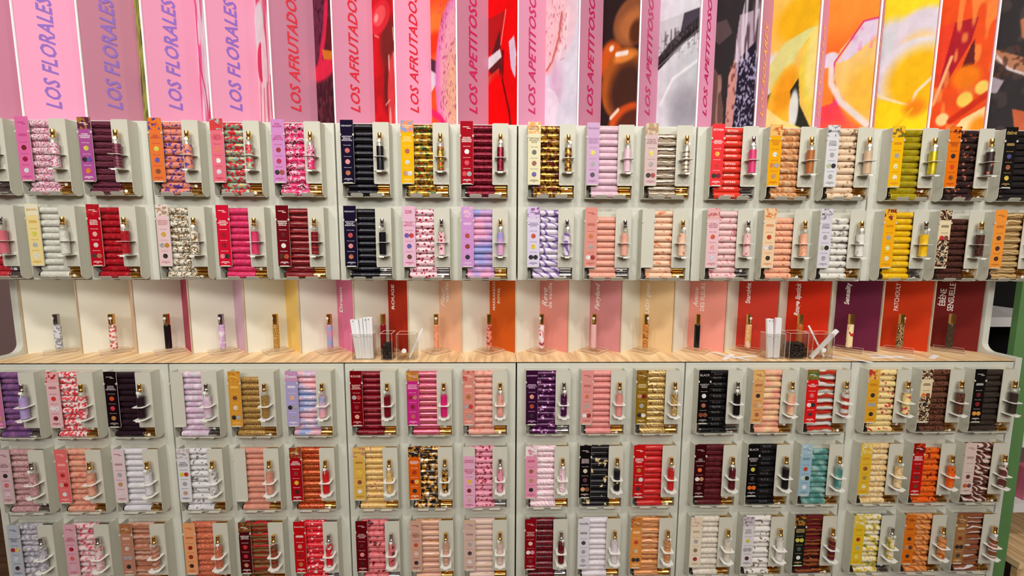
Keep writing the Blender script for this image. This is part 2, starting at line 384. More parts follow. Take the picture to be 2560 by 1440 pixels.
        p.poly([(.75, 80), (1, 40), (1, 290), (.8, 220), (.66, 150)], (240, 214, 78)).ell(.95, 130, .16, 90, (246, 226, 130), .5).poly([(0, 225), (.35, 262), (.9, 300), (0, 300)], (250, 224, 140))
        return p
    if k == 5:
        p = Paint((250, 150, 56)).grad(0, 110, (244, 100, 34)).ell(.1, 100, .2, 24, (226, 222, 234)).poly([(0, 115), (.25, 118), (.22, 215), (0, 225)], (246, 140, 50))
        p.poly([(0, 218), (.3, 212), (.55, 260), (.9, 300), (0, 300)], (240, 70, 80)).grad(255, 320, (250, 140, 60)).noise(6, 6, (236, 60, 150), .5, .8, 3, .3, (p.y > 205)*(p.y < 245)*(p.u < .35))
        p.poly([(.75, 16), (1, 20), (1.01, 290), (.62, 240), (.3, 180), (.16, 120), (.3, 75)], (246, 206, 120))
        p.poly([(.75, 16), (1, 20), (1, 60), (.5, 105), (.24, 110)], (224, 210, 232)).noise(10, 8, (236, 120, 190), .55, .7, 4, .3, (p.y > 30)*(p.y < 90)*(p.u > .5)).ell(.85, 200, .4, 70, (250, 196, 70), .7)
        p.line([(1, 18), (.72, 17), (.2, 105), (.2, 140)], .02, (214, 40, 130)).line([(.14, 120), (.16, 160), (.4, 215), (.95, 285)], .08, (240, 228, 220))
        return p
    if k == 6:
        p = Paint((252, 226, 40)).ell(.15, 60, .5, 70, (222, 222, 228), .4).ell(.75, 40, .55, 60, (226, 218, 232), .3).ell(.7, 70, .3, 30, (250, 214, 140), .8).poly([(0, 20), (.3, 20), (.1, 110), (0, 120)], (214, 222, 228))
        p.ell(.62, 140, .7, 84, (230, 226, 236), .12, -.4).ell(.75, 160, .6, 78, (253, 196, 20), .5, -.4).line([(0, 185), (.2, 200), (.5, 220), (.75, 232)], .03, (255, 240, 190)).line([(.68, 225), (.75, 195), (1, 165)], .04, (248, 230, 200))
        p.poly([(0, 195), (.7, 232), (1, 300), (0, 300)], (255, 222, 24)).ell(.75, 235, .2, 22, (246, 140, 20), .9).line([(.7, 238), (.3, 300)], .04, (246, 196, 20), .9)
        return p
    if k == 7:
        p = Paint((240, 84, 30)).poly([(.05, 0), (.55, 0), (.3, 120), (0, 200), (-.1, 100)], (236, 70, 40)).poly([(.3, 0), (.7, 0), (.62, 60), (.1, 200), (.08, 190)], (176, 30, 44)).noise(8, 3, (250, 150, 70), .62, .8, 3)
        p.poly([(.68, 55), (.72, 120), (.5, 125), (.62, 70)], (104, 34, 34)).line([(.3, 90), (.05, 210)], .04, (250, 190, 130)).ell(.6, 150, .25, 30, (246, 130, 20), .5).ell(.62, 210, .14, 20, (250, 214, 90), .3).ell(.9, 185, .12, 18, (250, 214, 100), .3).ell(.25, 255, .12, 17, (252, 220, 150), .3)
        p.poly([(1, 235), (.6, 262), (.4, 300), (1, 300)], (250, 224, 160)).line([(.4, 262), (1, 205)], .08, (206, 50, 24)).ell(.95, 290, .2, 30, (250, 150, 30), .6)
        return p
    p = Paint((54, 50, 52)).noise(6, 6, (84, 74, 70), .55, .6, 3).poly([(0, 55), (.9, 120), (.9, 160), (.4, 125), (.05, 85)], (186, 130, 96)).line([(0, 60), (.35, 120), (.8, 155)], .03, (226, 214, 214))
    p.noise(20, 16, (92, 60, 46), .6, .8, 5, .1, (p.y > 60)*(p.y < 150))
    return p.poly([(-.1, 120), (.3, 150), (.2, 180), (-.1, 175)], (176, 168, 178)).poly([(.5, 230), (.9, 250), (1, 300), (.6, 300)], (206, 104, 66)).line([(.5, 0), (.55, 40), (.9, 60)], .06, (196, 120, 84))

def grid_mesh(name, p, uvec, h=0.55, wd=0.1232):
    ny, nx = p.ny, p.nx
    uu, zz = np.meshgrid(np.linspace(0, wd, nx), np.linspace(0, h, ny))
    co = np.stack([uu*uvec[0], uu*uvec[1], zz], -1).reshape(-1, 3)
    idx = np.arange(nx*ny).reshape(ny, nx)
    f = np.stack([idx[:-1, :-1], idx[:-1, 1:], idx[1:, 1:], idx[1:, :-1]], -1).reshape(-1, 4)
    # thickness: a back sheet of one quad plus four rim quads
    th = 0.004; nrm = np.array([uvec[1], -uvec[0], 0.0]); back = -nrm*th
    cs = [idx[0, 0], idx[0, -1], idx[-1, -1], idx[-1, 0]]
    n0 = len(co); co = np.vstack([co, co[cs] + back])
    b = [n0, n0+1, n0+2, n0+3]
    faces = f.tolist() + [[b[3], b[2], b[1], b[0]]] + [[cs[(i+1) % 4], cs[i], b[i], b[(i+1) % 4]] for i in range(4)]
    me = bpy.data.meshes.new(name); me.from_pydata(co.tolist(), [], faces); me.update()
    q = np.pad(p.c, ((1, 1), (1, 1), (0, 0)), 'edge'); p.c = sum(q[a:a+ny, b_:b_+nx]*w for a, b_, w in ((1, 1, .36), (0, 1, .16), (2, 1, .16), (1, 0, .16), (1, 2, .16)))
    p.c = p.c*(0.95+0.03*vnoise(p.u, p.a, 26.0, 11)+0.06*vnoise(p.u, p.a, 7.0, 12))[..., None]
    c = np.clip(p.c, 0, 255)/255.0; c = np.where(c <= .04045, c/12.92, ((c+.055)/1.055)**2.4).reshape(-1, 3)*0.84
    col = np.ones((len(co), 4)); col[:n0, :3] = c; col[n0:, :3] = 0.6
    at = me.color_attributes.new('print', 'FLOAT_COLOR', 'POINT'); at.data.foreach_set('color', col.ravel())
    me.materials.append(None)
    return me
def print_mat(emit):
    key = 'backlit_photo_print_%d' % round(emit*100)
    if key in MATS: return MATS[key]
    m = bpy.data.materials.new(key); m.use_nodes = True; nt = m.node_tree; b = nt.nodes['Principled BSDF']
    a = nt.nodes.new('ShaderNodeVertexColor'); a.layer_name = 'print'
    nt.links.new(a.outputs[0], b.inputs['Base Color']); nt.links.new(a.outputs[0], b.inputs['Emission Color'])
    b.inputs['Emission Strength'].default_value = emit; b.inputs['Roughness'].default_value = 0.6; b.inputs['Specular IOR Level'].default_value = 0.08
    MATS[key] = m
    return m
WORDS = {-8: 'LOS FLORALES', -7: 'LOS FLORALES', -6: 'LOS FLORALES', -5: 'LOS FLORALES', -4: 'LOS AFRUTADOS', -3: 'LOS AFRUTADOS', -2: 'LOS AFRUTADOS',
         -1: 'LOS APETITOSOS', 0: 'LOS APETITOSOS', 1: 'LOS APETITOSOS', 2: 'LOS APETITOSOS', 3: 'LOS APETITOSOS', 4: 'LOS SOLARES', 5: 'LOS SOLARES', 6: 'LOS SOLARES', 7: 'LOS SOLARES'}
INK = {'LOS FLORALES': (124, 84, 176), 'LOS AFRUTADOS': (204, 24, 44), 'LOS APETITOSOS': (190, 24, 88), 'LOS SOLARES': (250, 176, 96)}
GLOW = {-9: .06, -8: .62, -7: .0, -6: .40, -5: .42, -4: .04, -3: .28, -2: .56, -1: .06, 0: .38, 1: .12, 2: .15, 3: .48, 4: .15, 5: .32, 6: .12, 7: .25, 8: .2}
PHOTO = {-9: 'blank pink', -8: 'pale petal', -7: 'green leaf', -6: 'pink and white striped petal', -5: 'curling pink petal', -4: 'dark plum fruit', -3: 'raspberry', -2: 'rosy mango',
         -1: 'glossy red', 0: 'macaron', 1: 'caramel coated almond', 2: 'coconut', 3: 'vanilla pod', 4: 'yellow petal', 5: 'plumeria petal', 6: 'yellow frangipani', 7: 'red and amber', 8: 'dark wood chip'}
S45 = math.sqrt(0.5)
LEAF = 0.09*math.sqrt(2)
panel_me = mesh_of('pink_panel', lambda bm: bm_box(bm, 0.003, LEAF, 0, 0.004, 0, 0.55))
strip_me = mesh_of('edge_strip', lambda bm: bm_box(bm, -0.0019, 0.0019, -0.0015, 0.0022, 0, 0.55))
RIDGE_Y = 0.012
for k in range(-9, 9):
    t = empty('banner_fold', (k*U, RIDGE_Y, Z_TOP))
    word = WORDS.get(k)
    tag(t, ('folded pink banner lettered %s with a %s photo leaf' % (word, PHOTO[k])) if word else 'folded pink banner without lettering, with a %s photo leaf' % PHOTO[k], 'banner', 'folded banners above the wall cabinets')
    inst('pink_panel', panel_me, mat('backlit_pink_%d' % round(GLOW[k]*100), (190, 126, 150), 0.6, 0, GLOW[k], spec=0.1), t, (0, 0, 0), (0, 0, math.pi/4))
    inst('photo_panel', grid_mesh('photo_panel', paint(k), (S45, -S45)), print_mat(0.04), t, (0.09, 0.09, 0))
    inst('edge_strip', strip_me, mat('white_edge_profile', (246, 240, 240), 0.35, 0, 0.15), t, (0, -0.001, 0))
    if word:
        me, w, h = text_mesh(word, shear=0.18, bold=0.02, spacing=1.06)
        length = 0.0262*len(word)
        if word == 'LOS SOLARES': length = 0.272
        off = 0.063; n = Vector((S45, -S45, 0))*0.0012
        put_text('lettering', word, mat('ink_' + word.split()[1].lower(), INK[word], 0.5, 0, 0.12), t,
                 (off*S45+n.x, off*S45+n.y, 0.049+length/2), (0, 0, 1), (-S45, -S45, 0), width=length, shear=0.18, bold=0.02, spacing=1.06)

# ------------------------------------------------------------------ tester niche: folded backdrops
NICHE = [  # backdrop colour, words (script line, capitals line), colour name
 ((222, 216, 196), None, 'plain cream'), ((236, 205, 170), None, 'pale apricot'), ((178, 62, 92), None, 'raspberry'), ((216, 178, 200), None, 'lilac'),
 ((240, 202, 112), None, 'honey yellow'), ((228, 124, 164), ['Dream'], 'candy pink'), ((176, 40, 16), ['ROUGE'], 'brick red'), ((236, 182, 148), ['Fleur', 'vanille'], 'peach'),
 ((204, 88, 22), ['MARRAKECH', 'ROYAL'], 'burnt orange'), ((222, 142, 132), ['Reve', 'de vanille'], 'salmon'), ((206, 136, 138), ['Fairyland'], 'dusty rose'), ((228, 194, 146), ['LADY glitter'], 'sand'),
 ((236, 152, 138), ['Avenue', 'DES FLEURS'], 'coral pink'), ((204, 62, 46), ['Starnight'], 'tomato red'), ((208, 44, 14), ['Rouge lipstick'], 'vermilion'), ((102, 30, 58), ['Sensuality'], 'plum'),
 ((194, 52, 10), ['PATCHOULY'], 'rust orange'), ((112, 26, 22), ['ÉBÈNE', 'SENSUELLE'], 'oxblood')]
N_H = Z_UB - Z_CT - 0.001; N_Y = 0.105
leaf_me = mesh_of('beige_leaf', lambda bm: bm_box(bm, 0.0025, LEAF, 0, 0.004, 0, N_H))
cleaf_me = mesh_of('colour_leaf', lambda bm: bm_box(bm, 0, LEAF-0.0035, 0, 0.004, 0, N_H))
lip_me = mesh_of('edge_strip', lambda bm: bm_box(bm, -0.0018, 0.0018, -0.002, 0.002, 0, N_H))
WLEN = {'ROUGE': .105, 'Dream': .125, 'Fleur': .07, 'vanille': .07, 'MARRAKECH': .1, 'ROYAL': .055, 'Reve': .07, 'de vanille': .09, 'Fairyland': .1, 'LADY glitter': .112, 'Avenue': .07, 'DES FLEURS': .1, 'Starnight': .075, 'Rouge lipstick': .12, 'Sensuality': .078, 'PATCHOULY': .1, 'ÉBÈNE': .068, 'SENSUELLE': .1}
SCRIPTY = {'Dream': .0, 'Fleur': .4, 'Reve': .4, 'Fairyland': .4, 'Avenue': .4, 'Rouge lipstick': .3, 'Sensuality': .1}
for i, (rgb, words, nm) in enumerate(NICHE):
    k = i - 9
    t = empty('folded_backdrop', (k*U, N_Y, Z_CT))
    lab = 'beige folded niche backdrop with a %s leaf' % nm
    if words: lab += ' and pale upright lettering'
    tag(t, lab, 'backdrop', 'folded backdrops of the tester niche')
    inst('beige_leaf', leaf_me, M_BEIGE, t, (0, 0, 0), (0, 0, math.pi/4))
    inst('colour_leaf', cleaf_me, mat('leaf_' + nm.replace(' ', '_'), rgb, 0.6, spec=0.15), t, (0.09, 0.09, 0), (0, 0, -math.pi/4))
    inst('edge_strip', lip_me, mat('niche_edge', (196, 176, 148), 0.5), t, (0, -0.0005, 0))
    if words:
        nrm = Vector((-S45, -S45, 0))*0.0008
        n = len(words)
        for j, wd in enumerate(words):
            off = 0.033 if n == 1 else 0.023 + 0.0235*j
            L = WLEN.get(wd, 0.1)
            x = 0.09 + off*S45 + nrm.x; y = 0.09 - off*S45 + nrm.y
            put_text('lettering', wd, mat('pale_lettering', (255, 244, 238), 0.5), t, (x, y, 0.236 - L/2 - (0.018 if n > 1 and len(wd) < 7 else 0.0)), (0, 0, 1), (-S45, S45, 0),
                     width=L, height=0.024 if wd in SCRIPTY else 0.02, shear=SCRIPTY.get(wd, 0.0), bold=0.03 if wd in ('ROUGE', 'Dream', 'Sensuality', 'Rouge lipstick', 'Starnight') else 0.012)

# ------------------------------------------------------------------ tube and tester meshes
R_T = 0.0095; L_B, L_C0, L_C1 = 0.0865, 0.0915, 0.1225
def sleeve_prof(seg): 
    return lambda bm: bm_lathe(bm, [(R_T*0.93, 0.0052), (R_T, 0.006), (R_T, L_B-0.004), (R_T*0.97, L_B-0.0015), (R_T*0.86, L_B)], 'x', seg)
ME_SLEEVE = mesh_of('perfume_tube', sleeve_prof(22), True)
ME_BASE = mesh_of('glass_base', lambda bm: bm_lathe(bm, [(R_T*0.80, 0.0), (R_T*0.95, 0.0012), (R_T*0.97, 0.0052)], 'x', 22), True)
def cap_build(bm, seg=22):
    bm_lathe(bm, [(R_T*0.62, L_B-0.001), (R_T*0.62, L_C0-0.003), (R_T*0.93, L_C0-0.003), (R_T*0.93, L_C0-0.0005), (R_T*0.88, L_C0), (R_T*0.95, L_C0+0.0004), (R_T*0.95, L_C1-0.001), (R_T*0.85, L_C1)], 'x', seg)
ME_CAP = mesh_of('cap', cap_build, True)
def seal_build(bm):   # round paper tag with a short strip
    bm_prism(bm, [(0.0045*math.cos(a*math.pi/8), 0.0045*math.sin(a*math.pi/8)) for a in range(16)], 'y', -0.0004, 0)
    bm_box(bm, -0.0006, 0.0006, -0.0003, 0, -0.016, -0.004)
ME_SEAL = mesh_of('paper_seal', seal_build)
# uncapped tester, standing
T_R = 0.0098
def tester_glass(bm):
    bm_lathe(bm, [(T_R*0.9, 0.0), (T_R, 0.0015), (T_R, 0.076), (T_R*0.96, 0.079), (T_R*0.75, 0.0825), (T_R*0.5, 0.084), (T_R*0.5, 0.087)], 'z', 20)
ME_TGLASS = mesh_of('tester_bottle', tester_glass, True)
ME_TSLEEVE = mesh_of('sleeve', lambda bm: bm_lathe(bm, [(T_R*1.015, 0.004), (T_R*1.015, 0.069)], 'z', 20), True)
ME_COLLAR = mesh_of('collar', lambda bm: bm_lathe(bm, [(0.0056, 0.0850), (0.0066, 0.0855), (0.0066, 0.0895), (0.0050, 0.0910), (0.0042, 0.0935)], 'z', 18), True)
ME_SPRAY = mesh_of('spray_head', lambda bm: bm_lathe(bm, [(0.0053, 0.0935), (0.0056, 0.0940), (0.0056, 0.106), (0.0050, 0.1075)], 'z', 18), True)
ME_NOZZLE = mesh_of('nozzle', lambda bm: bm_prism(bm, [(0.0011*math.cos(a*math.pi/5), 0.102+0.0011*math.sin(a*math.pi/5)) for a in range(10)], 'y', -0.0060, -0.0052))

# ------------------------------------------------------------------ dispenser meshes
D_W, D_D, D_H = 0.139, 0.034, 0.215
TK = 0.0014
def rr(x0, x1, z0, z1, r, corners):
    """rounded rectangle outline; corners: set of 'bl','br','tr','tl' to round"""
    pts = []
    for nm, cx, cz, a0 in (('bl', x0+r, z0+r, 180), ('br', x1-r, z0+r, 270), ('tr', x1-r, z1-r, 0), ('tl', x0+r, z1-r, 90)):
        if nm in corners:
            for t in range(5):
                a = math.radians(a0+90*t/4); pts.append((cx+r*math.cos(a), cz+r*math.sin(a)))
        else:
            pts.append((x0 if 'l' in nm else x1, z0 if 'b' in nm else z1))
    return pts
def disp_body(bm):
    bm_box(bm, 0.0003, D_W-0.0003, -TK, 0, 0.004, D_H)                                    # back plate
    side = [(0.0, D_H), (0.0, 0.010)]
    r = D_D/2
    for t in range(9):
        a = math.pi*t/8; side.append((-0.0003 - r + 0.0006 + (r-0.0003)*math.cos(a), 0.0015 + r - r*math.sin(a)))
    side = [(-0.0002, D_H-0.0004)] + [(min(-0.0002, y), z) for y, z in side[2:]] + [(-D_D+0.0006, D_H-0.0004)]
    for x0 in (0.0, D_W-TK): bm_prism(bm, side, 'x', x0, x0+TK)               # rounded side walls
    bm_prism(bm, rr(0.0003, 0.0375, 0.0405, D_H, 0.004, {'br', 'tr'}), 'y', -D_D, -D_D+TK)
    bm_prism(bm, rr(0.0925, D_W-0.0003, 0.0405, D_H, 0.004, {'bl', 'tl'}), 'y', -D_D, -D_D+TK)
    # sloping tray floor
    bm_prism(bm, [(0.0, 0.0058), (0.0, 0.0044), (-D_D+0.008, 0.0034), (-D_D+0.008, 0.0048)], 'x', TK, D_W-TK)
    for tx in (0.0275, 0.0825):
        bm_prism(bm, [(-D_D+0.008, 0.0048), (-D_D+0.008, 0.0034), (-D_D-0.0045, 0.0026), (-D_D-0.0045, 0.0040)], 'x', tx, tx+0.033)
ME_DISP = mesh_of('tube_dispenser', disp_body)
ME_TAB = mesh_of('tray_tab', lambda bm: bm_prism(bm, [(0, 0), (0.033, 0), (0.035, 0.0085), (0.0335, 0.0115), (0.0305, 0.0125), (0.003, 0.0125), (0.0, 0.0115), (-0.0015, 0.0085)], 'y', -0.0012, 0))
SH_W, SH_D = 0.034, 0.031
def shelf_outline(n=32):
    w2 = SH_W/2; out = []
    base = rr(-w2, w2, -SH_D, 0.0, 0.005, {'bl', 'br'})
    per = []
    for i in range(len(base)):
        a, b = base[i], base[(i+1) % len(base)]; per.append(math.hypot(b[0]-a[0], b[1]-a[1]))
    tot = sum(per)
    c = (0, -SH_D*0.47)
    # sample by angle from the hole centre
    for q in range(n):
        ang = 2*math.pi*q/n; dx, dy = math.cos(ang), math.sin(ang); best = 9
        for i in range(len(base)):
            (x0, y0), (x1, y1) = base[i], base[(i+1) % len(base)]
            ex, ey = x1-x0, y1-y0; den = dx*ey-dy*ex
            if abs(den) < 1e-12: continue
            t = ((x0-c[0])*ey-(y0-c[1])*ex)/den; s = ((x0-c[0])*dy-(y0-c[1])*dx)/den
            if t > 0 and -1e-6 <= s <= 1+1e-6: best = min(best, t)
        out.append((c[0]+dx*best, c[1]+dy*best))
    return out, c
HOLE_Y = -SH_D*0.47
def ring_shelf(bm):
    out, c = shelf_outline(); n = len(out); rh = T_R*1.12; th = 0.0012
    inn = [(c[0]+rh*math.cos(2*math.pi*q/n), c[1]+rh*math.sin(2*math.pi*q/n)) for q in range(n)]
    V = [[bm.verts.new((x, y, z)) for x, y in L] for L in (out, inn) for z in (0, th)]
    o0, o1, i0, i1 = V
    for q in range(n):
        p = (q+1) % n
        bm.faces.new((o1[q], o1[p], i1[p], i1[q])); bm.faces.new((o0[p], o0[q], i0[q], i0[p]))
        bm.faces.new((o0[q], o0[p], o1[p], o1[q])); bm.faces.new((i0[p], i0[q], i1[q], i1[p]))
ME_RING = mesh_of('tester_shelf', ring_shelf)
def plate_shelf(bm):
    out, c = shelf_outline(); bm_prism(bm, out, 'z', 0, 0.0012)
ME_PLATE = mesh_of('tester_shelf', plate_shelf)
ME_LIP = mesh_of('front_lip', lambda bm: bm_box(bm, -0.007, 0.007, -SH_D-0.0008, -SH_D+0.0004, -0.0035, 0.0004))
ME_CLIP = mesh_of('card_clip', lambda bm: bm_box(bm, -0.0022, 0.0022, -0.0022, 0, 0, 0.006))
ME_LEDGE = mesh_of('card_ledge', lambda bm: bm_prism(bm, rr(0, 0.026, 0, 0.0036, 0.0012, {'tl', 'tr'}), 'y', -0.0022, 0))
CARD_W = 0.0365
def card_mesh(h): return mesh_of('scent_card', lambda bm: bm_prism(bm, rr(0, CARD_W, 0, h, 0.0025, {'br'}), 'y', -0.0007, 0))
ME_CARD = card_mesh(0.1775); ME_CARD_S = card_mesh(0.174)
ME_DOT = mesh_of('picture', lambda bm: bm_prism(bm, [(0.0070*math.cos(a*math.pi/9), 0.0070*math.sin(a*math.pi/9)) for a in range(18)], 'y', -0.0003, 0))
ME_PATCH = mesh_of('picture', lambda bm: bm_prism(bm, rr(0, CARD_W-0.0004, 0, 0.032, 0.001, set()), 'y', -0.00025, 0))
ME_BAR = mesh_of('small_print', lambda bm: [bm_box(bm, -w/2, w/2, -0.0002, 0, z, z+0.0011) for w, z in ((0.020, 0.0), (0.026, -0.0026), (0.006, -0.0054))])
ME_BARS3 = mesh_of('description', lambda bm: [bm_box(bm, -w/2, w/2, -0.0002, 0, z, z+0.0026) for w, z in ((0.021, 0.0), (0.0245, -0.0048), (0.0225, -0.0096))])
ME_TITLEBAR = mesh_of('title', lambda bm: [bm_box(bm, -w/2+x, w/2+x, -0.0002, 0, z, z+0.0016) for w, x, z in ((0.018, -0.002, 0.0), (0.011, 0.006, -0.004))])

G, S = 'gold', 'silver'
BK, WT, GY, BR, DR, RD, OR, YG, VI, TN, PK, LB = (34, 30, 32), (232, 230, 228), (160, 158, 160), (120, 66, 40), (110, 14, 24), (196, 40, 40), (224, 120, 40), (206, 200, 70), (92, 74, 160), (190, 140, 100), (226, 130, 150), (206, 210, 222)
wt_, dk_ = (246, 240, 238), (92, 52, 60)
